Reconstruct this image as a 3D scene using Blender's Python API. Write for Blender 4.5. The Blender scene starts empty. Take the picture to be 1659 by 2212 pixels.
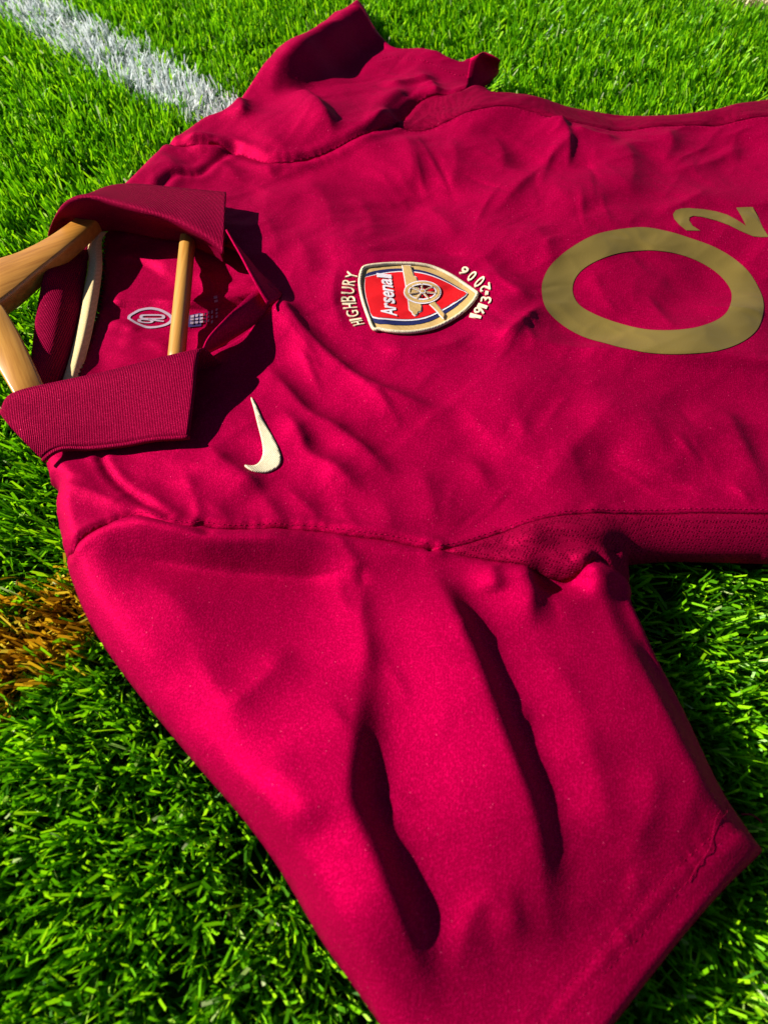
import bpy, bmesh, math, random
import numpy as np
from mathutils import Vector, noise as mnoise
from mathutils.geometry import delaunay_2d_cdt

R_ = math.radians
rng = np.random.default_rng(7)
random.seed(7)

# ------------------------------------------------------------------ camera, sky, sun, exposure
scene = bpy.context.scene
CAM_H, DEP, FOC, CX, CY = 0.36, R_(55.0), 1661.0, 829.5, 1106.0     # measured on a 1659 x 2212 print of the photo
cam_d = bpy.data.cameras.new('camera')
cam = bpy.data.objects.new('camera', cam_d)
scene.collection.objects.link(cam)
cam.location = (0, 0, CAM_H)
cam.rotation_euler = (math.pi/2 - DEP, 0, 0)
cam_d.sensor_fit = 'VERTICAL'
cam_d.sensor_height = 36.0
cam_d.lens = 36.0*FOC/2212.0
cam_d.clip_start, cam_d.clip_end = 0.01, 60.0
cam_d.dof.use_dof = True
cam_d.dof.focus_distance = 0.50
cam_d.dof.aperture_fstop = 11.0
scene.camera = cam

SUN_EL, SUN_AZ = R_(31.0), R_(-12.0)          # light travels towards +X, a little towards the viewer
trav = Vector((math.cos(SUN_EL)*math.cos(SUN_AZ), math.cos(SUN_EL)*math.sin(SUN_AZ), -math.sin(SUN_EL)))
sun_d = bpy.data.lights.new('sun', 'SUN')
sun_d.energy = 5.0
sun_d.angle = R_(0.5)
sun_d.color = (1.0, 0.95, 0.87)
sun = bpy.data.objects.new('sun', sun_d)
scene.collection.objects.link(sun)
sun.rotation_euler = trav.to_track_quat('-Z', 'Y').to_euler()
sun.location = (-2, 0.5, 2)

world = bpy.data.worlds.new('World')
scene.world = world
world.use_nodes = True
wn = world.node_tree
sky = wn.nodes.new('ShaderNodeTexSky')
sky.sky_type = 'NISHITA'
sky.sun_disc = False
sky.air_density = 0.45
sky.dust_density = 0.2
sky.ozone_density = 1.5
sky.sun_elevation = SUN_EL
sky.sun_rotation = math.atan2(-trav.x, -trav.y)
wn.nodes['Background'].inputs[1].default_value = 0.05
wn.links.new(sky.outputs[0], wn.nodes['Background'].inputs[0])

vs = scene.view_settings
vs.view_transform = 'Standard'
vs.look = 'None'
vs.gamma = 1.0
vs.use_curve_mapping = False
vs.exposure = 1.0

# ------------------------------------------------------------------ geometry helpers
SD, CD = math.sin(DEP), math.cos(DEP)

def P(px, py, z=0.0):
    """photo point (1659-wide print) -> world point at height z"""
    a = (px - CX)/FOC
    b = (CY - py)/FOC
    dx, dy, dz = a, CD + b*SD, -SD + b*CD
    t = (z - CAM_H)/dz
    return (dx*t, dy*t, z)

def P2(px, py, z=0.0):
    return P(px, py, z)[:2]

def cr(pts, n=6, closed=False):
    """Catmull-Rom resample"""
    p = np.array(pts, float)
    m = len(p)
    if m < 3 and not closed:
        t = np.linspace(0, 1, n+1)[:, None]
        return p[0]*(1-t) + p[-1]*t
    out = []
    rngk = range(m if closed else m-1)
    for i in rngk:
        if closed:
            p0, p1, p2, p3 = p[(i-1) % m], p[i], p[(i+1) % m], p[(i+2) % m]
        else:
            p1, p2 = p[i], p[i+1]
            p0 = p[i-1] if i > 0 else 2*p1-p2
            p3 = p[i+2] if i+2 < m else 2*p2-p1
        for k in range(n):
            t = k/n
            out.append(0.5*((2*p1) + (-p0+p2)*t + (2*p0-5*p1+4*p2-p3)*t*t + (-p0+3*p1-3*p2+p3)*t**3))
    if not closed:
        out.append(p[-1])
    return np.array(out)

def W(pts, z, n=6, closed=False):
    """smoothed photo polyline -> world xy polyline at height z"""
    q = cr(pts, n, closed)
    return np.array([P2(a, b, z) for a, b in q])

def resample(poly, step):
    d = np.r_[0, np.cumsum(np.hypot(*np.diff(poly, axis=0).T))]
    n = max(1, int(round(d[-1]/step)))
    s = np.linspace(0, d[-1], n+1)
    return np.c_[np.interp(s, d, poly[:, 0]), np.interp(s, d, poly[:, 1])]

def inside(pts, poly):
    x, y = pts[:, 0], pts[:, 1]
    r = np.zeros(len(pts), bool)
    n = len(poly)
    for i in range(n):
        x1, y1 = poly[i]
        x2, y2 = poly[(i+1) % n]
        if y1 == y2:
            continue
        c = (y1 > y) != (y2 > y)
        r ^= c & (x < (x2-x1)*(y-y1)/(y2-y1)+x1)
    return r

def seg_dist(x, y, poly, closed=False):
    """distance, signed side (+ = left of travel), arc parameter 0..1"""
    n = len(poly)
    m = n if closed else n-1
    best = np.full(x.shape, 1e9)
    side = np.zeros(x.shape)
    par = np.zeros(x.shape)
    L = np.r_[0, np.cumsum(np.hypot(*np.diff(np.vstack([poly, poly[:1]]) if closed else poly, axis=0).T))]
    for i in range(m):
        ax, ay = poly[i]
        bx, by = poly[(i+1) % n]
        ex, ey = bx-ax, by-ay
        l2 = ex*ex+ey*ey
        if l2 < 1e-14:
            continue
        t = np.clip(((x-ax)*ex+(y-ay)*ey)/l2, 0, 1)
        qx, qy = x-(ax+t*ex), y-(ay+t*ey)
        d = qx*qx+qy*qy
        k = d < best
        best = np.where(k, d, best)
        side = np.where(k, ex*qy-ey*qx, side)
        par = np.where(k, (L[i]+t*(L[i+1]-L[i]))/L[-1], par)
    return np.sqrt(best), side, par

def sstep(a, b, x):
    t = np.clip((x-a)/(b-a), 0, 1)
    return t*t*(3-2*t)

def link(o, parent=None):
    scene.collection.objects.link(o)
    if parent is not None:
        o.parent = parent
    return o

def mesh_obj(name, verts, faces, mat, parent=None, smooth=True, edges=()):
    me = bpy.data.meshes.new(name)
    me.from_pydata([tuple(map(float, v)) for v in verts], list(edges), faces)
    me.validate()
    if smooth:
        me.polygons.foreach_set('use_smooth', [True]*len(me.polygons))
    me.update()
    if mat is not None:
        me.materials.append(mat)
    return link(bpy.data.objects.new(name, me), parent)

def tag(o, label, cat, group=None, kind=None):
    o['label'] = label
    o['category'] = cat
    if group:
        o['group'] = group
    if kind:
        o['kind'] = kind
    return o

def grow(parts):
    """join (verts, faces) lists"""
    V, F = [], []
    for v, f in parts:
        b = len(V)
        V.extend(v)
        F.extend([tuple(i+b for i in q) for q in f])
    return V, F

def loft(rows):
    """rows of equal length -> quad sheet"""
    V, F = [], []
    n = len(rows[0])
    for r in rows:
        V.extend([tuple(p) for p in r])
    for j in range(len(rows)-1):
        for i in range(n-1):
            F.append((j*n+i, j*n+i+1, (j+1)*n+i+1, (j+1)*n+i))
    return V, F

def tube(path, r, sides=6, cap=True):
    path = [Vector(p) for p in path]
    V, F = [], []
    n = len(path)
    rr = r if hasattr(r, '__len__') else [r]*n
    for i, p in enumerate(path):
        t = (path[min(i+1, n-1)]-path[max(i-1, 0)])
        t = t.normalized() if t.length > 1e-9 else Vector((1, 0, 0))
        up = Vector((0, 0, 1)) if abs(t.z) < 0.9 else Vector((1, 0, 0))
        s = t.cross(up).normalized()
        u = s.cross(t)
        for k in range(sides):
            a = 2*math.pi*k/sides
            V.append(tuple(p+s*math.cos(a)*rr[i]+u*math.sin(a)*rr[i]))
    for i in range(n-1):
        for k in range(sides):
            F.append((i*sides+k, i*sides+(k+1) % sides, (i+1)*sides+(k+1) % sides, (i+1)*sides+k))
    if cap:
        F.append(tuple(range(sides))[::-1])
        F.append(tuple((n-1)*sides+k for k in range(sides)))
    return V, F

def thicken(o, t, offset=-1.0):
    m = o.modifiers.new('thickness', 'SOLIDIFY')
    m.thickness = t
    m.offset = offset
    return o

def cdt_fill(poly, step, extra=(), holes=()):
    """triangulate a polygon with an even inner point grid -> (xy array, tris)"""
    poly = np.asarray(poly, float)
    keep = [0]
    for i in range(1, len(poly)):
        if np.hypot(*(poly[i]-poly[keep[-1]])) > 1e-5:
            keep.append(i)
    if np.hypot(*(poly[keep[-1]]-poly[0])) < 1e-5:
        keep.pop()
    poly = poly[keep]
    lo, hi = poly.min(0), poly.max(0)
    xs = np.arange(lo[0], hi[0]+step, step)
    ys = np.arange(lo[1], hi[1]+step, step*0.866)
    gx, gy = np.meshgrid(xs, ys)
    gx[1::2] += step*0.5
    g = np.c_[gx.ravel(), gy.ravel()]
    k = inside(g, poly)
    for h in holes:
        k &= ~inside(g, h)
    g = g[k]
    if len(g):
        d = seg_dist(g[:, 0], g[:, 1], poly, True)[0]
        for e in list(extra):
            d = np.minimum(d, seg_dist(g[:, 0], g[:, 1], e)[0])
        for h in holes:
            d = np.minimum(d, seg_dist(g[:, 0], g[:, 1], h, True)[0])
        g = g[d > step*0.45]
    V = [Vector(p) for p in poly]
    n0 = len(V)
    edges = []
    for e in extra:
        b = len(V)
        V += [Vector(p) for p in e]
        edges += [(b+i, b+i+1) for i in range(len(e)-1)]
    for h in holes:
        b = len(V)
        V += [Vector(p) for p in h]
        edges += [(b+i, b+(i+1) % len(h)) for i in range(len(h))]
    V += [Vector(p) for p in g]
    r = delaunay_2d_cdt(V, edges, [list(range(n0))], 1, 1e-7)
    xy = np.array([tuple(v) for v in r[0]])
    tris = [tuple(f) for f in r[2]]
    c = np.array([xy[list(f)].mean(0) for f in tris])
    ok = np.ones(len(tris), bool)
    for h in holes:
        ok &= ~inside(c, np.asarray(h))
    out = []
    for f, g_ in zip(tris, ok):
        if not g_:
            continue
        a, b, cc = (xy[i] for i in f[:3])
        if (b[0]-a[0])*(cc[1]-a[1])-(b[1]-a[1])*(cc[0]-a[0]) < 0:
            f = f[::-1]
        out.append(f)
    return xy, out

# ------------------------------------------------------------------ materials
def new_mat(name):
    m = bpy.data.materials.new(name)
    m.use_nodes = True
    n = m.node_tree
    b = n.nodes['Principled BSDF']
    return m, n, b

def node(n, typ, **kw):
    x = n.nodes.new(typ)
    for k, v in kw.items():
        if k.startswith('i_'):
            x.inputs[k[2:].replace('_', ' ')].default_value = v
        else:
            setattr(x, k, v)
    return x

def rgba(c):
    return (c[0], c[1], c[2], 1.0)

def cloth_mat(name, base, light, grain=1500.0, sheen=0.0, rib=None, mesh_holes=False, bump=0.25, rough=0.6, twill=True, crease=0.0, metal=0.0):
    m, n, b = new_mat(name)
    geo = node(n, 'ShaderNodeNewGeometry')
    ns = node(n, 'ShaderNodeTexNoise', i_Scale=grain, i_Detail=2.0, i_Roughness=0.6)
    n.links.new(geo.outputs['Position'], ns.inputs['Vector'])
    ramp = node(n, 'ShaderNodeValToRGB')
    ramp.color_ramp.elements[0].position = 0.46
    ramp.color_ramp.elements[1].position = 0.80
    ramp.color_ramp.elements[0].color = rgba(base)
    ramp.color_ramp.elements[1].color = rgba(light)
    n.links.new(ns.outputs[0], ramp.inputs[0])
    big = node(n, 'ShaderNodeTexNoise', i_Scale=22.0, i_Detail=3.0)
    n.links.new(geo.outputs['Position'], big.inputs['Vector'])
    bmap = node(n, 'ShaderNodeMapRange')
    bmap.inputs['To Min'].default_value = 0.86
    bmap.inputs['To Max'].default_value = 1.12
    n.links.new(big.outputs[0], bmap.inputs['Value'])
    mul = node(n, 'ShaderNodeMix', data_type='RGBA', blend_type='MULTIPLY')
    mul.inputs['Factor'].default_value = 1.0
    n.links.new(ramp.outputs[0], mul.inputs['A'])
    n.links.new(bmap.outputs[0], mul.inputs['B'])
    col = mul.outputs['Result']
    hgt = ns.outputs[0]
    if twill and not rib and not mesh_holes:
        tm = node(n, 'ShaderNodeMapping')
        tm.inputs['Rotation'].default_value = (0, 0, 0.12)
        n.links.new(geo.outputs['Position'], tm.inputs['Vector'])
        tw = node(n, 'ShaderNodeTexWave', i_Scale=260.0, i_Distortion=1.2, i_Detail=1.0)
        tw.inputs['Detail Scale'].default_value = 0.4
        n.links.new(tm.outputs[0], tw.inputs['Vector'])
        tr_ = node(n, 'ShaderNodeMapRange')
        tr_.inputs['To Min'].default_value = 0.93
        tr_.inputs['To Max'].default_value = 1.06
        n.links.new(tw.outputs[1], tr_.inputs['Value'])
        tx = node(n, 'ShaderNodeMix', data_type='RGBA', blend_type='MULTIPLY')
        tx.inputs['Factor'].default_value = 1.0
        n.links.new(col, tx.inputs['A'])
        n.links.new(tr_.outputs[0], tx.inputs['B'])
        col = tx.outputs['Result']
    if rib:
        mp = node(n, 'ShaderNodeMapping')
        mp.inputs['Rotation'].default_value = (0, 0, rib[1])
        n.links.new(geo.outputs['Position'], mp.inputs['Vector'])
        wv = node(n, 'ShaderNodeTexWave', i_Scale=rib[0], i_Distortion=0.6, i_Detail=1.0)
        wv.inputs['Detail Scale'].default_value = 0.3
        n.links.new(mp.outputs[0], wv.inputs['Vector'])
        ad = node(n, 'ShaderNodeMath', operation='MULTIPLY_ADD')
        n.links.new(wv.outputs[1], ad.inputs[0])
        ad.inputs[1].default_value = 1.6
        n.links.new(ns.outputs[0], ad.inputs[2])
        hgt = ad.outputs[0]
        r2 = node(n, 'ShaderNodeMapRange')
        r2.inputs['To Min'].default_value = 0.62
        r2.inputs['To Max'].default_value = 1.15
        n.links.new(wv.outputs[1], r2.inputs['Value'])
        m2 = node(n, 'ShaderNodeMix', data_type='RGBA', blend_type='MULTIPLY')
        m2.inputs['Factor'].default_value = 1.0
        n.links.new(col, m2.inputs['A'])
        n.links.new(r2.outputs[0], m2.inputs['B'])
        col = m2.outputs['Result']
    if mesh_holes:
        vo = node(n, 'ShaderNodeTexVoronoi', i_Scale=760.0, i_Randomness=0.35)
        mp = node(n, 'ShaderNodeMapping')
        mp.inputs['Rotation'].default_value = (0, 0, 0.35)
        mp.inputs['Scale'].default_value = (0.75, 1.15, 1.0)
        n.links.new(geo.outputs['Position'], mp.inputs['Vector'])
        n.links.new(mp.outputs[0], vo.inputs['Vector'])
        r2 = node(n, 'ShaderNodeMapRange')
        r2.inputs['From Min'].default_value = 0.22
        r2.inputs['From Max'].default_value = 0.42
        r2.inputs['To Min'].default_value = 0.45
        r2.inputs['To Max'].default_value = 1.0
        n.links.new(vo.outputs['Distance'], r2.inputs['Value'])
        m2 = node(n, 'ShaderNodeMix', data_type='RGBA', blend_type='MULTIPLY')
        m2.inputs['Factor'].default_value = 1.0
        n.links.new(col, m2.inputs['A'])
        n.links.new(r2.outputs[0], m2.inputs['B'])
        col = m2.outputs['Result']
        hgt = r2.outputs[0]
    sv = node(n, 'ShaderNodeTexVoronoi', i_Scale=1100.0)
    n.links.new(geo.outputs['Position'], sv.inputs['Vector'])
    sx = node(n, 'ShaderNodeSeparateColor')
    n.links.new(sv.outputs['Color'], sx.inputs[0])
    g1 = node(n, 'ShaderNodeMath', operation='GREATER_THAN')
    g1.inputs[1].default_value = 0.990
    n.links.new(sx.outputs[0], g1.inputs[0])
    g2 = node(n, 'ShaderNodeMath', operation='LESS_THAN')
    g2.inputs[1].default_value = 0.30
    n.links.new(sv.outputs['Distance'], g2.inputs[0])
    g3 = node(n, 'ShaderNodeMath', operation='MULTIPLY')
    n.links.new(g1.outputs[0], g3.inputs[0])
    n.links.new(g2.outputs[0], g3.inputs[1])
    g4 = node(n, 'ShaderNodeMath', operation='MULTIPLY')
    n.links.new(g3.outputs[0], g4.inputs[0])
    n.links.new(sx.outputs[1], g4.inputs[1])
    lint = node(n, 'ShaderNodeMix', data_type='RGBA')
    n.links.new(g4.outputs[0], lint.inputs['Factor'])
    n.links.new(col, lint.inputs['A'])
    lint.inputs['B'].default_value = rgba((0.66, 0.05, 0.15))
    n.links.new(lint.outputs['Result'], b.inputs['Base Color'])
    bp = node(n, 'ShaderNodeBump')
    bp.inputs['Strength'].default_value = bump
    bp.inputs['Distance'].default_value = 0.0006
    n.links.new(hgt, bp.inputs['Height'])
    if crease:
        cm = node(n, 'ShaderNodeMapping')
        cm.inputs['Rotation'].default_value = (0, 0, 0.7)
        cm.inputs['Scale'].default_value = (0.55, 1.3, 1.0)
        n.links.new(geo.outputs['Position'], cm.inputs['Vector'])
        rg = node(n, 'ShaderNodeTexNoise', noise_type='RIDGED_MULTIFRACTAL', i_Scale=17.0, i_Detail=3.0, i_Roughness=0.45, i_Distortion=0.7)
        n.links.new(cm.outputs[0], rg.inputs['Vector'])
        fb = node(n, 'ShaderNodeTexNoise', i_Scale=60.0, i_Detail=3.0, i_Distortion=0.5)
        n.links.new(geo.outputs['Position'], fb.inputs['Vector'])
        sm = node(n, 'ShaderNodeMath', operation='MULTIPLY_ADD')
        n.links.new(fb.outputs[0], sm.inputs[0])
        sm.inputs[1].default_value = 0.3
        n.links.new(rg.outputs[0], sm.inputs[2])
        b2 = node(n, 'ShaderNodeBump')
        b2.inputs['Strength'].default_value = crease
        b2.inputs['Distance'].default_value = 0.0020
        n.links.new(sm.outputs[0], b2.inputs['Height'])
        n.links.new(b2.outputs[0], bp.inputs['Normal'])
    n.links.new(bp.outputs[0], b.inputs['Normal'])
    b.inputs['Roughness'].default_value = rough
    b.inputs['Specular IOR Level'].default_value = 0.0
    b.inputs['Sheen Weight'].default_value = sheen
    b.inputs['Metallic'].default_value = metal          # satin filament yarn: part of the gloss takes the dye's colour
    b.inputs['Sheen Roughness'].default_value = 0.45
    b.inputs['Sheen Tint'].default_value = rgba((1.0, 0.06, 0.28))
    return m

CR1, CR2 = (0.28, 0.0001, 0.031), (0.52, 0.001, 0.070)
M_cloth = cloth_mat('crimson knit', CR1, CR2, crease=0.6, metal=0.50, bump=0.40, rough=0.66, grain=1050.0)
M_sleeve = M_cloth
M_collar = cloth_mat('crimson rib knit', (0.20, 0.0008, 0.024), (0.42, 0.006, 0.062), rib=(330.0, 0.0), bump=0.6, metal=0.35)
M_mesh = cloth_mat('crimson mesh knit', (0.20, 0.0005, 0.022), (0.36, 0.004, 0.050), mesh_holes=True, bump=0.8, metal=0.35)
M_tape = cloth_mat('cream neck tape', (0.62, 0.46, 0.22), (0.78, 0.62, 0.36), grain=900.0, sheen=0.0)
M_thread = cloth_mat('crimson thread', (0.24, 0.001, 0.030), (0.38, 0.008, 0.060), bump=0.1, metal=0.3)

def thread_mat(name, c1, c2, rot=0.6, scale=420.0, bump=0.35):
    m, n, b = new_mat(name)
    geo = node(n, 'ShaderNodeNewGeometry')
    mp = node(n, 'ShaderNodeMapping')
    mp.inputs['Rotation'].default_value = (0, 0, rot)
    n.links.new(geo.outputs['Position'], mp.inputs['Vector'])
    wv = node(n, 'ShaderNodeTexWave', i_Scale=scale, i_Distortion=1.5, i_Detail=1.0)
    wv.inputs['Detail Scale'].default_value = 3.0
    n.links.new(mp.outputs[0], wv.inputs['Vector'])
    ns = node(n, 'ShaderNodeTexNoise', i_Scale=900.0, i_Detail=2.0)
    n.links.new(geo.outputs['Position'], ns.inputs['Vector'])
    mx = node(n, 'ShaderNodeMix', data_type='RGBA')
    mx.inputs['A'].default_value = rgba(c1)
    mx.inputs['B'].default_value = rgba(c2)
    ad = node(n, 'ShaderNodeMath', operation='MULTIPLY')
    n.links.new(wv.outputs[1], ad.inputs[0])
    n.links.new(ns.outputs[0], ad.inputs[1])
    n.links.new(ad.outputs[0], mx.inputs['Factor'])
    n.links.new(mx.outputs['Result'], b.inputs['Base Color'])
    bp = node(n, 'ShaderNodeBump')
    bp.inputs['Strength'].default_value = bump
    bp.inputs['Distance'].default_value = 0.0004
    n.links.new(wv.outputs[1], bp.inputs['Height'])
    n.links.new(bp.outputs[0], b.inputs['Normal'])
    b.inputs['Roughness'].default_value = 0.5
    b.inputs['Specular IOR Level'].default_value = 0.3
    return m

M_cream = thread_mat('cream embroidery', (0.56, 0.46, 0.28), (0.88, 0.79, 0.58), scale=330.0, bump=0.4)
M_satin = thread_mat('cream satin stitch', (0.64, 0.53, 0.34), (0.88, 0.79, 0.58), scale=420.0, bump=0.15)
M_gold_thread = thread_mat('gold woven thread', (0.50, 0.31, 0.10), (0.66, 0.44, 0.18), rot=0.2)
M_red = thread_mat('red woven thread', (0.62, 0.004, 0.008), (0.75, 0.01, 0.015), rot=1.2)
M_navy = thread_mat('navy woven thread', (0.010, 0.012, 0.07), (0.02, 0.025, 0.12))
M_white = thread_mat('white woven thread', (0.66, 0.60, 0.62), (0.80, 0.76, 0.78))
M_print = thread_mat('white ink', (0.30, 0.22, 0.28), (0.45, 0.37, 0.43), bump=0.1)
M_navyprint = thread_mat('navy ink', (0.03, 0.02, 0.09), (0.05, 0.04, 0.14), bump=0.1)

def gold_mat():
    m, n, b = new_mat('gold transfer film')
    geo = node(n, 'ShaderNodeNewGeometry')
    ns = node(n, 'ShaderNodeTexNoise', i_Scale=14.0, i_Detail=2.0, i_Roughness=0.5)
    n.links.new(geo.outputs['Position'], ns.inputs['Vector'])
    ramp = node(n, 'ShaderNodeValToRGB')
    ramp.color_ramp.elements[0].color = rgba((0.19, 0.135, 0.030))
    ramp.color_ramp.elements[1].color = rgba((0.27, 0.185, 0.036))
    ramp.color_ramp.elements[0].position = 0.35
    ramp.color_ramp.elements[1].position = 0.68
    n.links.new(ns.outputs[0], ramp.inputs[0])
    n.links.new(ramp.outputs[0], b.inputs['Base Color'])
    b.inputs['Metallic'].default_value = 0.45
    b.inputs['Roughness'].default_value = 0.5
    f = node(n, 'ShaderNodeTexNoise', i_Scale=1400.0, i_Detail=1.0)
    n.links.new(geo.outputs['Position'], f.inputs['Vector'])
    bp = node(n, 'ShaderNodeBump')
    bp.inputs['Strength'].default_value = 0.2
    bp.inputs['Distance'].default_value = 0.0004
    n.links.new(f.outputs[0], bp.inputs['Height'])
    n.links.new(bp.outputs[0], b.inputs['Normal'])
    return m
M_gold = gold_mat()

def wood_mat(name, c1, c2, ang):
    m, n, b = new_mat(name)
    geo = node(n, 'ShaderNodeNewGeometry')
    mp = node(n, 'ShaderNodeMapping')
    mp.vector_type = 'POINT'
    mp.inputs['Rotation'].default_value = (0, 0, -ang)
    n.links.new(geo.outputs['Position'], mp.inputs['Vector'])
    sc = node(n, 'ShaderNodeMapping')
    sc.inputs['Scale'].default_value = (18.0, 420.0, 260.0)
    n.links.new(mp.outputs[0], sc.inputs['Vector'])
    ns = node(n, 'ShaderNodeTexNoise', i_Scale=1.0, i_Detail=5.0, i_Roughness=0.6)
    n.links.new(sc.outputs[0], ns.inputs['Vector'])
    ramp = node(n, 'ShaderNodeValToRGB')
    ramp.color_ramp.elements[0].color = rgba(c1)
    ramp.color_ramp.elements[1].color = rgba(c2)
    ramp.color_ramp.elements[0].position = 0.30
    ramp.color_ramp.elements[1].position = 0.62
    n.links.new(ns.outputs[0], ramp.inputs[0])
    n.links.new(ramp.outputs[0], b.inputs['Base Color'])
    b.inputs['Roughness'].default_value = 0.38
    b.inputs['Coat Weight'].default_value = 0.25
    b.inputs['Coat Roughness'].default_value = 0.3
    bp = node(n, 'ShaderNodeBump')
    bp.inputs['Strength'].default_value = 0.12
    bp.inputs['Distance'].default_value = 0.0005
    n.links.new(ns.outputs[0], bp.inputs['Height'])
    n.links.new(bp.outputs[0], b.inputs['Normal'])
    return m

def blade_mat(name, cols, trans=0.40, rough=0.42):
    m, n, b = new_mat(name)
    geo = node(n, 'ShaderNodeNewGeometry')
    ramp = node(n, 'ShaderNodeValToRGB')
    ramp.color_ramp.interpolation = 'LINEAR'
    els = ramp.color_ramp.elements
    els[0].position, els[0].color = cols[0][0], rgba(cols[0][1])
    els[1].position, els[1].color = cols[-1][0], rgba(cols[-1][1])
    for p, c in cols[1:-1]:
        e = els.new(p)
        e.color = rgba(c)
    n.links.new(geo.outputs['Random Per Island'], ramp.inputs[0])
    n.links.new(ramp.outputs[0], b.inputs['Base Color'])
    b.inputs['Roughness'].default_value = rough
    b.inputs['Specular IOR Level'].default_value = 0.35
    tr = node(n, 'ShaderNodeBsdfTranslucent')
    n.links.new(ramp.outputs[0], tr.inputs['Color'])
    mx = node(n, 'ShaderNodeMixShader')
    mx.inputs[0].default_value = trans
    out = n.nodes['Material Output']
    n.links.new(b.outputs[0], mx.inputs[1])
    n.links.new(tr.outputs[0], mx.inputs[2])
    n.links.new(mx.outputs[0], out.inputs['Surface'])
    return m

# ------------------------------------------------------------------ the jersey's outline and seams (photo tracing, laid flat at real size)
z_far, z_near = 0.016, 0.006
OUT_L = W([(97, 999), (103, 1018), (105, 1035), (118, 1047), (125, 1062), (120, 1085), (121, 1115), (130, 1160), (140, 1201)], z_near, 4)
SL_N_LEFT = W([(140, 1201), (150, 1245), (190, 1340), (270, 1460), (400, 1622), (520, 1762), (600, 1872), (693, 2030), (760, 2125), (835, 2235), (940, 2390), (1040, 2535)], z_near, 5)
SL_N_HEM = W([(1040, 2535), (1120, 2470), (1240, 2330), (1333, 2212), (1455, 2055), (1560, 1930), (1650, 1841)], z_near, 5)
SL_N_RIGHT = W([(1650, 1841), (1612, 1790), (1552, 1700), (1482, 1560), (1440, 1480), (1412, 1426), (1385, 1365), (1361, 1313)], z_near, 5)
BODY_BOT = W([(1361, 1211), (1439, 1204), (1550, 1205), (1659, 1208), (1800, 1212), (2000, 1220)], z_near, 5)
BODY_TOP = W([(2000, 150), (1850, 168), (1659, 194), (1526, 221), (1397, 229), (1269, 218), (1166, 206), (1012, 200)], z_far, 5)
SL_F_HEM = W([(1007, 200), (1014, 165), (1022, 123)], z_far, 4)
SL_F_HEM2 = W([(1022, 123), (986, 116), (950, 100), (909, 90), (858, 85), (830, 62), (808, 32), (793, 2), (773, -18)], z_far, 4)
SL_F_LEFT = W([(773, -18), (720, 20), (650, 72), (581, 121), (565, 144), (535, 178), (509, 206), (488, 229), (437, 242), (401, 262), (355, 293)], z_far, 4)
OUT_F = W([(355, 293), (308, 334), (275, 368), (247, 396), (190, 440), (165, 480)], z_far, 4)
NECK_CLOSE = W([(165, 480), (80, 700), (40, 860), (60, 950), (97, 999)], 0.010, 4)
ARMPIT_N = W([(1361, 1313), (1366, 1280), (1363, 1248), (1361, 1211)], z_near, 3)
RIGHT_END = np.array([BODY_BOT[-1], BODY_TOP[0]])
OUTLINE = np.vstack([OUT_L, SL_N_LEFT[1:], SL_N_HEM[1:], SL_N_RIGHT[1:], ARMPIT_N[1:], BODY_BOT[1:], BODY_TOP,
                     SL_F_HEM[1:], SL_F_HEM2[1:], SL_F_LEFT[1:], OUT_F[1:], NECK_CLOSE[1:-1]])
# edges that round off to the ground (not the neck, not the cut beyond the frame)
EDGE_A = np.vstack([OUT_L, SL_N_LEFT[1:], SL_N_HEM[1:], SL_N_RIGHT[1:], ARMPIT_N[1:], BODY_BOT[1:]])
EDGE_B = np.vstack([SL_F_HEM2[3:], SL_F_LEFT[1:], OUT_F[1:]])
EDGE_C = BODY_TOP[:-2]

zs = 0.018
ARM_N = W([(140, 1201), (201, 1161), (270, 1129), (307, 1124), (344, 1136), (386, 1147), (428, 1150), (440, 1143), (492, 1150), (594, 1145), (686, 1150), (779, 1166), (853, 1175), (928, 1192)], zs, 4)
ARM_N[0] = OUT_L[-1]
SIDE_N = W([(928, 1192), (1000, 1175), (1063, 1155), (1140, 1134), (1224, 1117), (1358, 1104), (1500, 1102), (1659, 1103), (1800, 1105), (2010, 1110)], 0.022, 4)
SIDE_N[0] = ARM_N[-1]
UNDER_N = W([(928, 1192), (980, 1206), (1036, 1219), (1138, 1241), (1197, 1257), (1229, 1260), (1256, 1246), (1284, 1226), (1305, 1235), (1335, 1243), (1363, 1250)], 0.016, 4)
UNDER_N[0] = ARM_N[-1]
UNDER_N[-1] = ARMPIT_N[5]
YOKE_N = W([(215, 978), (222, 996), (242, 1027), (279, 1064), (326, 1097), (369, 1126)], zs, 4)
ARM_F = W([(355, 293), (420, 297), (470, 296), (514, 308), (550, 324), (586, 334), (663, 329), (771, 300), (853, 262)], 0.020, 4)
ARM_F[0] = SL_F_LEFT[-1]
UNDER_F = W([(853, 262), (876, 236), (899, 212), (925, 201), (1009, 200)], 0.020, 4)
UNDER_F[0] = ARM_F[-1]
UNDER_F[-1] = SL_F_HEM[0]
SIDE_F = W([(853, 262), (909, 266), (1002, 252), (1089, 244), (1150, 250), (1212, 262), (1320, 265), (1526, 255), (1659, 244), (1850, 225), (2010, 205)], 0.022, 4)
SIDE_F[0] = ARM_F[-1]
YOKE_F = W([(344, 403), (360, 380), (380, 366), (427, 360), (450, 342), (466, 328), (490, 316), (506, 306)], zs, 4)
NECK_F = W([(165, 480), (190, 452), (260, 440), (350, 448), (430, 478), (490, 528), (515, 545), (537, 563), (560, 588), (608, 634)], zs, 4)
NECK_N = W([(608, 634), (581, 672), (548, 702), (510, 727), (440, 764), (380, 805), (300, 838), (200, 868), (100, 920), (97, 999)], zs, 4)
NECK_F[0] = OUT_F[-1]
NECK_N[-1] = OUT_L[0]

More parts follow.
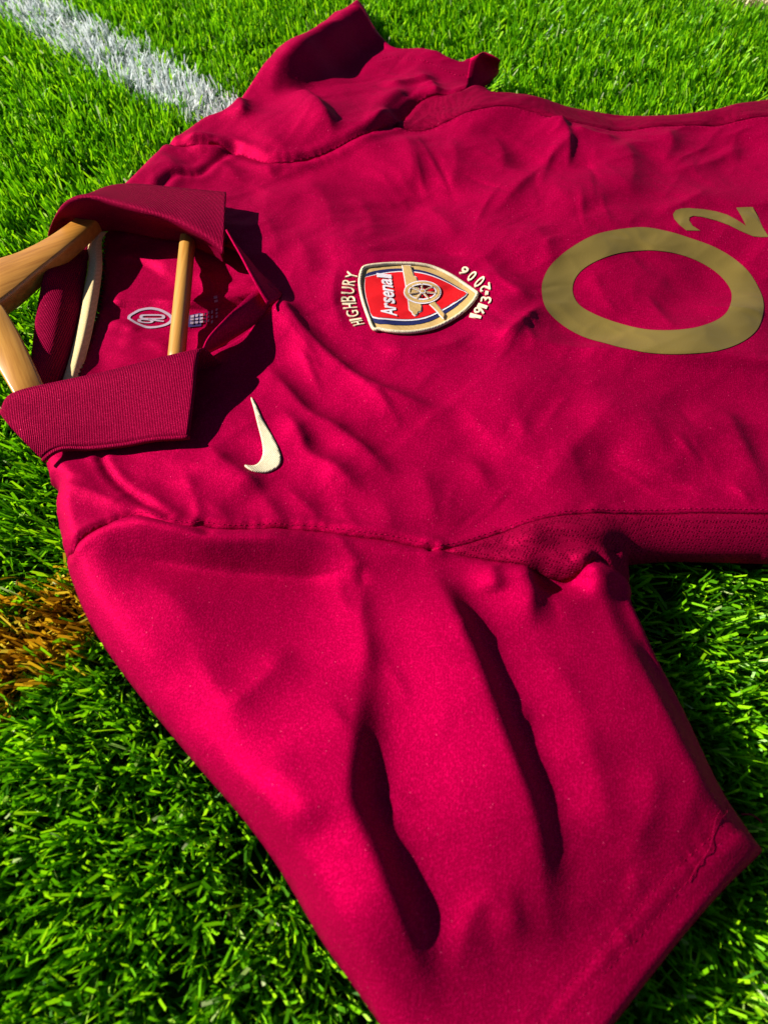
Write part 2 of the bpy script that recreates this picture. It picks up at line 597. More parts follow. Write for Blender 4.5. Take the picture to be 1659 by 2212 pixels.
# ------------------------------------------------------------------ drape: one height field for the whole front of the jersey
FOLDS = []
def fold(pts, amp, wl, wr, z=0.018, ta=0.3, tb=0.3, pw=None):
    if pw is None:
        pw = 1.4 if abs(amp) < 7.6 else 1.75
    p = np.array(pts, float)
    q = W(pts, z, 1)
    ln = np.hypot(*np.diff(q, axis=0).T).sum()
    if ln < 0.045 and 0 < amp < 4:          # short puckers run out softly
        p = np.vstack([p[0]+(p[0]-p[1])*0.7, p, p[-1]+(p[-1]-p[-2])*0.7])
        amp, wl, wr, ta, tb = amp*0.72, wl*1.05, wr*1.1, 0.5, 0.5
        pts = p
    FOLDS.append((W(pts, z, 4), amp*0.001, wl*0.001, wr*0.001, ta, tb, pw))

# near sleeve
fold([(918, 1195), (945, 1265), (1000, 1390), (1048, 1520), (1092, 1640), (1142, 1770), (1165, 1885), (1182, 1990), (1196, 2080), (1210, 2170)], 12.5, 8.5, 44, 0.026, 0.2, 0.48)
fold([(785, 1330), (778, 1430), (768, 1530), (756, 1640), (756, 1750), (808, 1870), (858, 1990), (905, 2110), (940, 2200)], 13.5, 9, 42, 0.026, 0.52, 0.28)
fold([(782, 1260), (782, 1340), (796, 1420), (800, 1500)], 3.0, 5, 12)
fold([(150, 1190), (220, 1165), (300, 1148), (450, 1178), (600, 1178), (760, 1200)], 10, 9, 7.5, 0.022, 0.3, 0.3)
fold([(150, 1222), (300, 1215), (450, 1232), (600, 1242), (785, 1248)], -7, 6, 16, 0.018, 0.4, 0.2)
fold([(715, 1150), (748, 1195), (774, 1235), (790, 1275)], 3.6, 4, 12)
fold([(774, 1232), (783, 1252), (784, 1280)], -1.6, 2.5, 3)
fold([(1050, 1225), (1062, 1262), (1068, 1300)], 4.5, 5, 10)
fold([(1132, 1228), (1140, 1275), (1142, 1330), (1146, 1385)], 6, 6, 15, 0.02, 0.2, 0.5)
fold([(1330, 1330), (1380, 1450), (1440, 1570), (1520, 1710), (1590, 1810)], 3.8, 8, 46, 0.020, 0.3, 0.3)
fold([(1300, 1310), (1328, 1400), (1352, 1490)], 2.4, 5, 12, 0.018, 0.5, 0.5)
fold([(1284, 1222), (1286, 1260), (1292, 1310)], 5, 16, 12, 0.022, 0.3, 0.6)
fold([(1120, 1238), (1190, 1268), (1245, 1262), (1270, 1246)], -10, 8, 7, 0.016, 0.35, 0.25)
fold([(1085, 1158), (1160, 1160), (1260, 1166), (1353, 1178), (1480, 1188)], 8, 10, 4, 0.028, 0.2, 0.3)
fold([(1095, 1186), (1200, 1196), (1290, 1203), (1358, 1206)], -10, 5, 6, 0.012, 0.45, 0.15)
fold([(1215, 1255), (1250, 1225), (1285, 1208)], 4, 5, 5)
fold([(330, 1270), (385, 1310), (430, 1365)], 3.6, 10, 16)
fold([(440, 1440), (490, 1530), (520, 1590)], 3.6, 7, 13)
fold([(470, 1560), (560, 1490), (640, 1400)], 3.0, 9, 10)
fold([(560, 1650), (640, 1720), (690, 1830)], 3.6, 12, 18)
fold([(980, 2130), (1010, 2000), (1050, 1950), (1100, 2000), (1130, 2080)], 2.4, 8, 8)
fold([(1230, 1560), (1280, 1700), (1310, 1850)], 3.6, 12, 20)
fold([(1180, 1440), (1240, 1540), (1270, 1620)], 2.6, 7, 12)
fold([(1400, 1640), (1390, 1760), (1340, 1880)], 3.0, 9, 14)
fold([(640, 1960), (700, 2060), (780, 2180)], 3.4, 9, 14)
fold([(1490, 1700), (1470, 1780), (1440, 1830)], 2.4, 6, 9)
# chest, near half
fold([(598, 632), (633, 690), (690, 748), (750, 800), (818, 842), (930, 885), (1020, 900)], 7, 5.5, 17, ta=0.12)
fold([(560, 760), (620, 840), (668, 893), (727, 926), (810, 992), (860, 1060)], 6.5, 6, 17)
fold([(595, 870), (640, 925), (668, 980), (727, 1015), (790, 1080)], 5, 5.5, 13)
fold([(450, 955), (476, 992), (530, 1030), (575, 1068)], 5.5, 6, 15)
fold([(395, 1015), (412, 1050), (430, 1085)], 3, 5, 9)
fold([(300, 1040), (335, 1075), (372, 1112)], 3.5, 6, 10)
fold([(450, 1085), (478, 1112), (505, 1142)], 3.2, 5, 9)
fold([(556, 1062), (588, 1098), (614, 1142)], 3.4, 4.5, 9)
fold([(625, 1058), (665, 1096), (700, 1142)], 3.4, 4.5, 9)
fold([(735, 1090), (752, 1120), (775, 1156)], 2.0, 4, 8)
fold([(820, 1080), (840, 1120), (846, 1160)], 1.8, 5, 8)
fold([(120, 1040), (190, 1062), (262, 1092), (300, 1110)], 3.5, 9, 5)
fold([(110, 1005), (165, 1022), (215, 1022)], 3.0, 6, 5)
fold([(420, 1148), (432, 1120), (424, 1085)], 2.5, 3, 3)
fold([(436, 1148), (450, 1165), (470, 1185)], -2.5, 3, 3)
fold([(980, 690), (1108, 742), (1241, 768), (1374, 784), (1540, 790), (1659, 796), (1900, 800)], 6, 24, 7)
fold([(1055, 765), (1108, 726), (1180, 652)], 3.5, 4.5, 6)
fold([(1020, 585), (1080, 612), (1150, 660)], 3.6, 8, 10)
fold([(1035, 655), (1070, 690), (1110, 725)], -1.2, 6, 8)
fold([(800, 735), (870, 760), (960, 755), (1030, 720)], 2.6, 10, 6)
fold([(735, 560), (720, 640), (748, 730)], 2.0, 5, 8)
fold([(770, 560), (860, 545), (960, 545), (1040, 575)], -2.4, 7, 7)
fold([(1345, 855), (1250, 965), (1140, 1090)], 4.5, 18, 18)
fold([(1205, 950), (1238, 1020), (1262, 1080)], 2.0, 6, 13)
fold([(1372, 900), (1412, 962), (1435, 1020)], 2.4, 8, 16)
fold([(1545, 880), (1586, 950), (1612, 1020)], 2.6, 7, 16)
fold([(1600, 960), (1630, 1040), (1645, 1095)], 3.4, 7, 18)
fold([(1015, 990), (1040, 1028), (1052, 1062)], 2.8, 5, 10)
fold([(1100, 900), (1130, 950), (1150, 980)], 2.6, 7, 11)
fold([(900, 1000), (930, 1080), (940, 1150)], 2.8, 10, 14)
fold([(1310, 980), (1420, 1030), (1500, 1050)], 2.0, 10, 5)
fold([(1270, 580), (1300, 640), (1340, 690)], 1.8, 8, 12)
fold([(1390, 630), (1430, 690), (1460, 730)], 1.8, 5, 9)
fold([(1500, 660), (1580, 675), (1659, 690)], 1.6, 5, 3)
# chest, far half
fold([(1262, 280), (1190, 342), (1120, 408), (1060, 465)], 2.4, 5, 9, 0.02)
fold([(1204, 262), (1226, 306), (1226, 372)], 4.0, 4, 16, 0.02, 0.1)
fold([(1225, 282), (1280, 296), (1345, 300)], 4, 9, 6, 0.02)
fold([(860, 280), (885, 325), (890, 400)], 6, 15, 26, 0.02)
fold([(960, 295), (985, 345), (965, 420)], 5, 14, 24, 0.02)
fold([(1060, 290), (1085, 330), (1085, 380)], 3, 9, 16, 0.02)
fold([(1340, 290), (1365, 360), (1350, 440)], 4.2, 13, 22, 0.02)
fold([(1440, 270), (1450, 310), (1430, 350)], 3, 8, 14, 0.02)
fold([(1620, 300), (1520, 345), (1430, 370)], 2.6, 6, 12, 0.02)
fold([(1540, 400), (1480, 440), (1400, 470)], 2.2, 6, 10, 0.02)
fold([(640, 360), (700, 420), (720, 510)], 4, 16, 26, 0.02)
fold([(760, 400), (800, 460), (800, 530)], 2.6, 10, 16, 0.02)
fold([(620, 480), (660, 540), (670, 600)], 2.4, 12, 16, 0.02)
fold([(900, 420), (960, 470), (980, 520)], 2.4, 10, 16, 0.02)
fold([(1130, 480), (1180, 540), (1190, 600)], 2.4, 9, 16, 0.02)
fold([(560, 440), (590, 500), (600, 560)], 1.8, 8, 14, 0.02)
# far sleeve and shoulder
fold([(785, -4), (735, 28), (660, 84), (600, 124), (575, 160), (560, 190)], 22, 19, 24, 0.036, 0.05, 0.5)
fold([(870, 70), (790, 100), (740, 140), (690, 175)], -10, 30, 30, 0.010, 0.15)
fold([(630, 175), (682, 230), (726, 296)], 10, 8, 22, 0.024)
fold([(915, 172), (860, 212), (810, 262), (800, 285)], 12, 7, 20, 0.024)
fold([(905, 205), (860, 245), (835, 275)], -8, 8, 8, 0.012)
fold([(955, 142), (890, 154), (825, 172)], 6, 9, 14, 0.024)
fold([(925, 155), (940, 180), (945, 195)], 6, 7, 14, 0.024)
fold([(508, 205), (524, 225), (524, 250)], 7, 7, 14, 0.022)
fold([(385, 286), (430, 282), (500, 292)], 6, 9, 5, 0.022)
fold([(395, 300), (440, 305), (520, 312)], 4, 4, 4, 0.020)
fold([(345, 320), (385, 350), (400, 365)], 3.5, 8, 9, 0.02)
fold([(560, 290), (600, 305), (620, 325)], 3, 8, 12, 0.02)
fold([(575, 340), (582, 352), (588, 366)], 2.5, 5, 7, 0.02)
fold([(480, 330), (500, 352), (520, 370)], 3, 8, 9, 0.02)

crk = np.random.default_rng(21)
FANS = [(928, 1192, -75, -5, 70, 560), (853, 262, 5, 80, 60, 520), (608, 640, 5, 75, 60, 420), (1215, 262, 40, 140, 20, 300), (1659, 1103, 190, 255, 60, 420),
        (1030, 640, -60, 70, 40, 220), (1171, 665, 100, 250, 30, 260), (1659, 244, 100, 170, 60, 380)]
for i in range(120):                                  # fine sharp creases pulling from seams, neck and badge
    if i < 84:
        ox, oy, a0, a1, r0, r1 = FANS[i % len(FANS)]
        a_ = R_(crk.uniform(a0, a1))
        rr_ = crk.uniform(r0, r1)
        cxp, cyp = ox+math.cos(a_)*rr_, oy+math.sin(a_)*rr_*0.72
        a_ += crk.normal(0, 0.22)
    elif i < 100:
        cxp, cyp = crk.uniform(350, 1450), crk.uniform(1280, 2050)
        a_ = crk.normal(1.0, 0.5)
    else:
        cxp, cyp = crk.uniform(560, 980), crk.uniform(90, 290)
        a_ = crk.normal(-0.5, 0.6)
    l_ = crk.uniform(60, 230)
    dx_, dy_ = math.cos(a_)*l_/2, math.sin(a_)*l_/2*0.75
    k_ = crk.uniform(-10, 10)
    FOLDS.append((W([(cxp-dx_, cyp-dy_), (cxp+k_, cyp+k_), (cxp+dx_, cyp+dy_)], 0.020, 4), 0.001*crk.uniform(0.4, 1.25)*(1 if crk.random() < .75 else -1)*1.0,
                  0.001*crk.uniform(1.6, 3.0), 0.001*crk.uniform(3.0, 9.0), 0.45, 0.45, 1.15))
KW = []
for i in range(26):
    lam = 0.016*(1.11**i)
    a = rng.uniform(0, math.pi)
    KW.append((2*math.pi/lam*math.cos(a), 2*math.pi/lam*math.sin(a), rng.uniform(0, 6.28), lam))

def waves(x, y, lo, hi, gain):
    r = np.zeros(x.shape)
    wx = 0.010*np.sin(38*y+1.3)+0.006*np.sin(71*x+33*y)
    wy = 0.010*np.sin(41*x+0.4)+0.006*np.sin(63*y-29*x)
    for kx, ky, ph, lam in KW:
        if lo <= lam <= hi:
            r += gain*lam*np.sin(kx*(x+wx)+ky*(y+wy)+ph)
    return r

def crumple(x, y):
    """soft ridged wrinkles"""
    c = waves(x, y, 0.07, 0.25, 1.0)/0.25
    a = waves(x*0.8+0.7, y+0.2, 0.03, 0.09, 1.0)/0.09
    b = waves(y*1.1+0.3, x*0.9-0.2, 0.016, 0.045, 1.0)/0.045
    st = waves((x*0.8+y*0.6)*0.45, (y*0.8-x*0.6)*1.5, 0.03, 0.11, 1.0)/0.11
    k = 0.3+0.7*sstep(0.20, 0.30, y)
    return 0.0012*c*(1+0.6*k)+k*(0.00030*a-0.00030*np.abs(a)-0.00012*np.abs(b)+0.00012*st-0.00015*np.abs(st))

SEAMS = [(ARM_N, 0.0022, 0.0024), (SIDE_N, 0.0008, 0.0014), (UNDER_N, 0.0012, 0.002), (YOKE_N, 0.0014, 0.0022),
         (ARM_F, 0.0022, 0.0035), (SIDE_F, 0.0008, 0.002), (YOKE_F, 0.0018, 0.0035), (UNDER_F, 0.0015, 0.003)]
HEM_LINE = W([(1090, 2300), (1180, 2192), (1225, 2136), (1352, 1990), (1440, 1895), (1530, 1812), (1572, 1768)], 0.018, 4)
HEM_LINE2 = W([(1120, 2320), (1225, 2200), (1262, 2152), (1345, 2064), (1425, 1982), (1483, 1910), (1540, 1838), (1597, 1786)], 0.018, 4)

def Z(x, y):
    x = np.asarray(x, float)
    y = np.asarray(y, float)
    d = np.minimum(np.minimum(seg_dist(x, y, EDGE_A)[0], seg_dist(x, y, EDGE_B)[0]), seg_dist(x, y, EDGE_C)[0])
    wb = sstep(0.03, 0.10, x)*sstep(0.185, 0.215, y)*(1-sstep(0.66, 0.73, y))
    dh_ = np.minimum(seg_dist(x, y, SL_N_HEM)[0], seg_dist(x, y, SL_N_RIGHT)[0])
    Rr = (0.013+0.017*wb)*(1-0.68*(1-sstep(0, 0.012, dh_-d)))
    H = 0.016+0.007*wb-0.006*sstep(0.05, 0.30, x)*wb
    t = np.clip(d/Rr, 0, 1)
    z = 0.001+(H-0.001)*np.sqrt(np.clip(1-(1-t)**2, 0, 1))
    dl = seg_dist(x, y, SL_N_LEFT)[0]
    slv = 1-sstep(0.20, 0.245, y)
    z += 0.006*np.sqrt(np.clip(1-(1-np.clip(dl/0.11, 0, 1))**2, 0, 1))*slv*sstep(0, 0.02, d)
    dh = seg_dist(x, y, SL_N_HEM)[0]
    z *= 1-slv*0.30*(1-sstep(0, 0.09, dh))
    fade = sstep(0.0, 0.012, d)
    add = crumple(x, y)+0.0009
    for pl, amp, wl, wr, ta, tb, pw in FOLDS:
        m = (3.0 if pw > 1.5 else 4.5)*max(wl, wr)
        k = (x > pl[:, 0].min()-m) & (x < pl[:, 0].max()+m) & (y > pl[:, 1].min()-m) & (y < pl[:, 1].max()+m)
        if not k.any():
            continue
        dd, sd, pr = seg_dist(x[k], y[k], pl)
        w = np.where(sd > 0, wl, wr)
        tp = sstep(0, ta, pr)*sstep(0, tb, 1-pr)
        end = (pr <= 0) | (pr >= 1)
        add[k] += np.where(end, 0, amp*tp*np.exp(-(dd/w)**pw))
    z = z+add*fade
    for pl, amp, w in SEAMS:
        m = 5*w+0.016
        k = (x > pl[:, 0].min()-m) & (x < pl[:, 0].max()+m) & (y > pl[:, 1].min()-m) & (y < pl[:, 1].max()+m)
        if k.any():
            dd, sd, pr = seg_dist(x[k], y[k], pl)
            z[k] += 0.5*amp*np.exp(-((dd-2.2*w)/(1.3*w))**2)-amp*np.exp(-(dd/w)**2)
            sl_ = pr*np.hypot(*np.diff(pl, axis=0).T).sum()
            ph = sl_*620+2.6*np.sin(sl_*170)+1.9*np.sin(sl_*83+1)
            z[k] += 0.17*amp*np.sin(ph+dd*60*np.sign(sd))*(0.45+0.55*np.sin(sl_*57+0.6))*np.exp(-(dd/0.008)**1.5)
    # puckered hem between the two rows of stitching
    dd, sd, pr = seg_dist(x, y, HEM_LINE2)
    z += 0.0005*np.exp(-((dd-0.004)/0.005)**2)*np.sin(pr*70+5*np.sin(pr*23)+3*np.sin(pr*11))*(0.5+0.5*np.sin(pr*17))*(sd > 0)*sstep(0, .1, pr)*sstep(0, .1, 1-pr)
    z -= 0.0004*np.exp(-(dd/0.0014)**2)
    dd, sd, pr = seg_dist(x, y, HEM_LINE)
    z -= 0.0004*np.exp(-(dd/0.0014)**2)
    return np.maximum(z, 0.0008)

def Zp(x, y):
    return float(Z(np.array([x]), np.array([y]))[0])

def drop(pts):
    """photo points -> world xy on the draped surface"""
    pts = np.asarray(pts, float)
    z = np.full(len(pts), 0.020)
    for _ in range(6):
        xy = np.array([P2(a, b, c) for (a, b), c in zip(pts, z)])
        z = 0.5*z+0.5*Z(xy[:, 0], xy[:, 1])
    return xy

def panel(name, poly, step, mat, parent, extra=(), zf=Z, off=0.0, holes=(), thick=0.0007):
    xy, tris = cdt_fill(poly, step, extra, holes)
    z = zf(xy[:, 0], xy[:, 1])+off
    o = mesh_obj(name, np.c_[xy, z], tris, mat, parent)
    if thick:
        thicken(o, thick)
    return o

# ------------------------------------------------------------------ the pitch
turf_m, tn, tb_ = new_mat('dark turf backing')
g_ = node(tn, 'ShaderNodeNewGeometry')
n_ = node(tn, 'ShaderNodeTexNoise', i_Scale=300.0, i_Detail=4.0)
tn.links.new(g_.outputs['Position'], n_.inputs['Vector'])
r_ = node(tn, 'ShaderNodeValToRGB')
r_.color_ramp.elements[0].color = rgba((0.008, 0.014, 0.004))
r_.color_ramp.elements[1].color = rgba((0.03, 0.07, 0.012))
tn.links.new(n_.outputs[0], r_.inputs[0])
tn.links.new(r_.outputs[0], tb_.inputs['Base Color'])
tb_.inputs['Roughness'].default_value = 0.9
GZ = -0.034
ground = mesh_obj('ground', [(-6, -4, GZ), (6, -4, GZ), (6, 8, GZ), (-6, 8, GZ)], [(0, 1, 2, 3)], turf_m, smooth=False)
ground['kind'] = 'structure'
ground['label'] = 'dark backing of the artificial turf pitch'

M_green = blade_mat('green turf blade', [(0.0, (0.022, 0.11, 0.002)), (0.3, (0.095, 0.32, 0.002)), (0.65, (0.215, 0.56, 0.003)), (0.965, (0.43, 0.78, 0.006)), (0.988, (0.42, 0.58, 0.14)), (1.0, (0.60, 0.66, 0.36))])
M_whiteb = blade_mat('white turf blade', [(0.0, (0.62, 0.68, 0.69)), (0.6, (0.78, 0.82, 0.82)), (1.0, (0.88, 0.88, 0.86))], trans=0.25)
M_yellow = blade_mat('ochre turf blade', [(0.0, (0.17, 0.07, 0.003)), (0.35, (0.48, 0.23, 0.006)), (0.8, (0.72, 0.44, 0.012)), (1.0, (0.78, 0.64, 0.05))])
M_straw = blade_mat('straw turf blade', [(0.0, (0.45, 0.44, 0.16)), (0.6, (0.62, 0.55, 0.30)), (1.0, (0.75, 0.68, 0.48))], trans=0.25)

ZG = -0.006
LINE_W = W([(-420, -190), (-150, -105), (80, -22), (250, 70), (380, 140), (500, 205), (650, 300), (560, 345), (415, 258), (300, 203), (165, 128), (50, 58), (-60, -10), (-330, -110)], ZG, 1)
LINE_Y = W([(-1100, 1920), (-260, 1440), (0, 1305), (72, 1272), (144, 1236), (300, 1160), (420, 1250), (216, 1378), (126, 1436), (36, 1497), (-60, 1570), (-200, 1680), (-900, 2260)], ZG, 1)
LINE_S = W([(1490, -14), (1590, 8), (1660, 30), (1800, 70), (2100, 150), (2100, -120), (1560, -120)], ZG, 1)

def blades(n_tuft, region, per, wid, length, seed, excl=True, frame=None):
    """tufts of flat cut ribbons; returns dict material key -> (verts, faces)"""
    r = np.random.default_rng(seed)
    x0, x1, y0, y1 = region
    tx = r.uniform(x0, x1, n_tuft)
    ty = r.uniform(y0, y1, n_tuft)
    if frame is not None:
        k = frame(tx, ty)
        k &= (np.sin(260*tx+90*ty)+np.sin(310*ty-120*tx+1)+0.8*np.sin(150*tx-170*ty)) > -1.25
        tx, ty = tx[k], ty[k]
    n = len(tx)*per
    tid = np.repeat(np.arange(len(tx)), per)
    # pile leans towards the viewer, with drifting direction
    px, py = np.repeat(tx, per), np.repeat(ty, per)
    fld = 0.22*np.sin(9*px+4*py+1)+0.2*np.sin(17*py-6*px)+0.12*np.sin(31*px+2)
    tl = r.normal(0, 0.16, len(tx))[tid]
    az = -math.pi/2+fld+tl*1.5+r.normal(0, 0.75, n)
    lean = np.clip(0.44+0.14*np.sin(13*px-7*py)+tl+r.normal(0, 0.22, n), -0.15, 1.25)
    L = length*np.clip(1+r.normal(0, 0.15, n), 0.5, 1.25)
    curl = r.normal(0.28, 0.28, n)
    rx = px+r.normal(0, 0.0022, n)
    ry = py+r.normal(0, 0.0022, n)
    w = wid*r.uniform(0.75, 1.25, n)
    tw = r.uniform(0, math.pi, n)
    twist = r.normal(0, 0.5, n)
    S = 4
    cx, cy, cz = rx.copy(), ry.copy(), np.full(n, GZ)
    rows = []
    for s in range(S+1):
        a = lean+curl*(s/S-0.35)
        dx, dy, dz = np.sin(a)*np.cos(az), np.sin(a)*np.sin(az), np.cos(a)
        if s > 0:
            st = L/S
            cx, cy, cz = cx+dx*st, cy+dy*st, cz+dz*st
        # ribbon across vector, perpendicular to travel
        ang = tw+twist*s/S
        ax_, ay_ = -np.sin(az), np.cos(az)
        bx_, by_, bz_ = np.cos(a)*np.cos(az), np.cos(a)*np.sin(az), -np.sin(a)
        ux = np.cos(ang)*ax_+np.sin(ang)*bx_
        uy = np.cos(ang)*ay_+np.sin(ang)*by_
        uz = np.sin(ang)*bz_
        ww = w*0.5*(1.0 if s < S else 0.92)
        cut = r.normal(0, 0.0006, n) if s == S else 0.0
        rows.append(np.stack([np.stack([cx-ux*ww+dx*cut, cy-uy*ww+dy*cut, cz-uz*ww+dz*cut], 1),
                              np.stack([cx+ux*ww-dx*cut, cy+uy*ww-dy*cut, cz+uz*ww-dz*cut], 1)], 1))
    V = np.stack(rows, 1).reshape(n, (S+1)*2, 3)
    tip = np.c_[cx, cy]
    keep = cz < 0.007
    if excl:
        ins = inside(tip, OUTLINE)
        d = seg_dist(tip[:, 0], tip[:, 1], OUTLINE, True)[0]
        keep &= ~(ins & (d > 0.002))
        keep &= ~(ins & (cz > -0.001))
        keep &= ~((d < 0.010) & (cz > 0.003) & (r.random(n) > 0.4))
        mid = V[:, 4:6].mean(1)[:, :2]
        keep &= ~(inside(mid, OUTLINE) & (cz > -0.001))
        keep &= ~(inside(tip, HANG_ZONE) & (cz > -0.002))
        keep &= ~inside(tip, CUFF_ZONE)
    key = np.zeros(n, int)
    t2 = tip+r.normal(0, 0.0055, tip.shape)
    key[inside(t2, LINE_W) & (r.random(n) > 0.15)] = 1
    key[inside(tip+r.normal(0, 0.007, tip.shape), LINE_Y) & (r.random(n) > 0.10)] = 2
    key[inside(t2, LINE_S)] = 3
    base = np.array([(2*s, 2*s+1, 2*s+3, 2*s+2) for s in range(S)])
    out = {}
    for kk in range(4):
        q = keep & (key == kk)
        m = int(q.sum())
        v = V[q].reshape(-1, 3)
        f = (base[None]+(np.arange(m)*(S+1)*2)[:, None, None]).reshape(-1, 4)
        out[kk] = (v, f)
    return out

def quad_mesh(name, v, f, mat):
    me = bpy.data.meshes.new(name)
    me.vertices.add(len(v))
    me.vertices.foreach_set('co', v.astype(np.float32).ravel())
    me.loops.add(len(f)*4)
    me.loops.foreach_set('vertex_index', f.astype(np.int32).ravel())
    me.polygons.add(len(f))
    me.polygons.foreach_set('loop_start', np.arange(len(f), dtype=np.int32)*4)
    me.polygons.foreach_set('use_smooth', np.ones(len(f), bool))
    me.update(calc_edges=True)
    me.materials.append(mat)
    return link(bpy.data.objects.new(name, me))

HANG_ZONE = W([(-190, 560), (0, 545), (110, 500), (240, 420), (260, 470), (150, 600), (60, 690), (130, 860), (60, 900), (0, 810), (-60, 730), (-190, 720)], 0.0, 1)

CUFF_ZONE = W([(1000, 210), (1016, 120), (1046, 108), (1086, 128), (1082, 165), (1040, 205)], 0.0, 1)

def in_view(x, y):
    hw = 0.235+0.30*np.clip(y+0.08, 0, 2)
    return (np.abs(x) < hw+0.03) & (y < 1.02) & (y > -0.09)

def out_view(x, y):
    return ~in_view(x, y)

A = blades(30000, (-0.62, 0.62, -0.10, 1.05), 11, 0.00145, 0.034, 3, True, in_view)
B = blades(30000, (-1.2, 1.2, -0.6, 1.8), 7, 0.0026, 0.034, 5, True, out_view)
names = [('green_turf', 'vivid green artificial grass blades all round the jersey', M_green),
         ('white_pitch_line', 'white painted pitch line blades beside the far shoulder', M_whiteb),
         ('ochre_pitch_line', 'orange yellow pitch line blades beside the near shoulder', M_yellow),
         ('straw_pitch_line', 'pale straw coloured pitch line blades beyond the jersey body', M_straw)]
for kk, (nm, lab, mt) in enumerate(names):
    v = np.vstack([A[kk][0], B[kk][0]])
    f = np.vstack([A[kk][1], B[kk][1]+len(A[kk][0])]) if len(B[kk][1]) else A[kk][1]
    if len(f):
        tag(quad_mesh(nm, v, f, mt), lab, 'grass', None, 'stuff')

# ------------------------------------------------------------------ the jersey
jersey = link(bpy.data.objects.new('football_jersey', None))
jersey.location = (0, 0, 0)
jersey.empty_display_size = 0.05
tag(jersey, 'crimson short sleeved football jersey with ribbed collar lying on the turf', 'jersey')

ST = 0.0021
def rs(*pl):
    return np.vstack([resample(np.asarray(p), ST) for p in pl])

right_cut = np.array([SIDE_N[-1], SIDE_F[-1]])
front_poly = rs(OUT_L, ARM_N, SIDE_N, right_cut, SIDE_F[::-1], ARM_F[::-1], OUT_F, NECK_F, NECK_N)
panel('front_panel', front_poly, 0.0018, M_cloth, jersey, extra=[resample(YOKE_N[1:-1], ST), resample(YOKE_F[1:-1], ST)])
sn = panel('sleeve', rs(SL_N_LEFT, SL_N_HEM, SL_N_RIGHT, ARMPIT_N[:6], UNDER_N[::-1], ARM_N[::-1]), ST, M_sleeve, jersey)
sn['label'] = 'wide crimson sleeve with two deep folds and a stitched hem'
sf = panel('sleeve', rs(ARM_F, UNDER_F, SL_F_HEM, SL_F_HEM2, SL_F_LEFT), ST, M_sleeve, jersey)
sf['label'] = 'crimson sleeve lying towards the white pitch line'
panel('side_panel', rs(SIDE_N[::-1], UNDER_N, ARMPIT_N[5:], BODY_BOT, np.array([BODY_BOT[-1], SIDE_N[-1]])), ST, M_mesh, jersey)
panel('side_panel', rs(SIDE_F, np.array([SIDE_F[-1], BODY_TOP[0]]), BODY_TOP, UNDER_F[::-1]), ST, M_mesh, jersey)

# back of the shirt, seen through the neck
BFOLD = []
def bfold(pts, amp, wl, wr, ta=0.25, tb=0.25):
    BFOLD.append((W(pts, 0.006, 4), amp*0.001, wl*0.001, wr*0.001, ta, tb))
bfold([(218, 650), (260, 648), (320, 646), (380, 654), (440, 650), (520, 640), (600, 620)], 5.5, 14, 2.6, 0.1, 0.1)
bfold([(218, 668), (320, 664), (440, 668), (600, 645)], -3, 4, 7, 0.1, 0.1)
bfold([(240, 540), (330, 560), (370, 590)], 2.5, 8, 5)
bfold([(450, 600), (500, 615), (560, 610)], 2.5, 6, 5)
bfold([(260, 520), (300, 500), (380, 500)], 3.0, 8, 8)
bfold([(230, 690), (270, 700), (300, 720)], 2.0, 5, 4)
bfold([(250, 740), (320, 735), (380, 760)], 2.2, 7, 5)
bfold([(440, 580), (455, 610), (465, 640)], 2.5, 4, 8)
bfold([(430, 700), (455, 730), (460, 760)], 2.5, 4, 8)
def ZB(x, y):
    z = 0.0045+crumple(x*1.3+.1, y*1.3)*0.9+0.0009
    for pl, amp, wl, wr, ta, tb in BFOLD:
        dd, sd, pr = seg_dist(x, y, pl)
        w = np.where(sd > 0, wl, wr)
        z = z+amp*sstep(0, ta, pr)*sstep(0, tb, 1-pr)*np.exp(-(dd/w)**2)
    return np.maximum(z, 0.0015)

pink = []
edge = W([(226, 505), (224, 560), (216, 640), (202, 700), (190, 750), (176, 820), (165, 860)], 0.006, 8)
e = resample(edge, 0.0021)
for i, q in enumerate(e):
    t = e[min(i+1, len(e)-1)]-e[max(i-1, 0)]
    t = t/np.hypot(*t)
    nrm = np.array([-t[1], t[0]])
    pink.append(q+nrm*(0.0011 if i % 2 else -0.0011)*rng.uniform(0.5, 1.5))
rest = W([(150, 960), (200, 1040), (400, 1070), (700, 1090), (950, 1130), (1330, 1140), (1640, 1140), (1980, 1150)], 0.006, 2)
rest2 = W([(1980, 290), (1640, 300), (1000, 330), (800, 350), (560, 370), (430, 380), (300, 440)], 0.006, 2)
panel('back_panel', np.vstack([np.array(pink), resample(rest, 0.004), resample(rest2, 0.004)]), 0.0028, M_cloth, jersey, zf=ZB)

# neck tape
tl_ = cr([(205, 500), (190, 535), (191, 560), (188, 590), (178, 640), (164, 715), (148, 775), (133, 822), (118, 860)], 5)
tr_ = cr([(232, 500), (221, 522), (222, 560), (221, 590), (211, 660), (196, 735), (176, 810), (168, 845), (158, 875)], 5)
rows = []
for k, (u, zz) in enumerate([(0, .0075), (.12, .0105), (.45, .0125), (.62, .0120), (.85, .0085), (1.0, .0075)]):
    rows.append([P(*(a*(1-u)+b*u), zz) for a, b in zip(tl_, tr_)])
tape = mesh_obj('neck_tape', *loft(rows), M_tape, jersey)
tape['label'] = 'cream tape sewn along the back neck seam'
thicken(tape, 0.0008)
for src_, nm in ((tl_, 'left'), (tr_, 'right')):
    pass

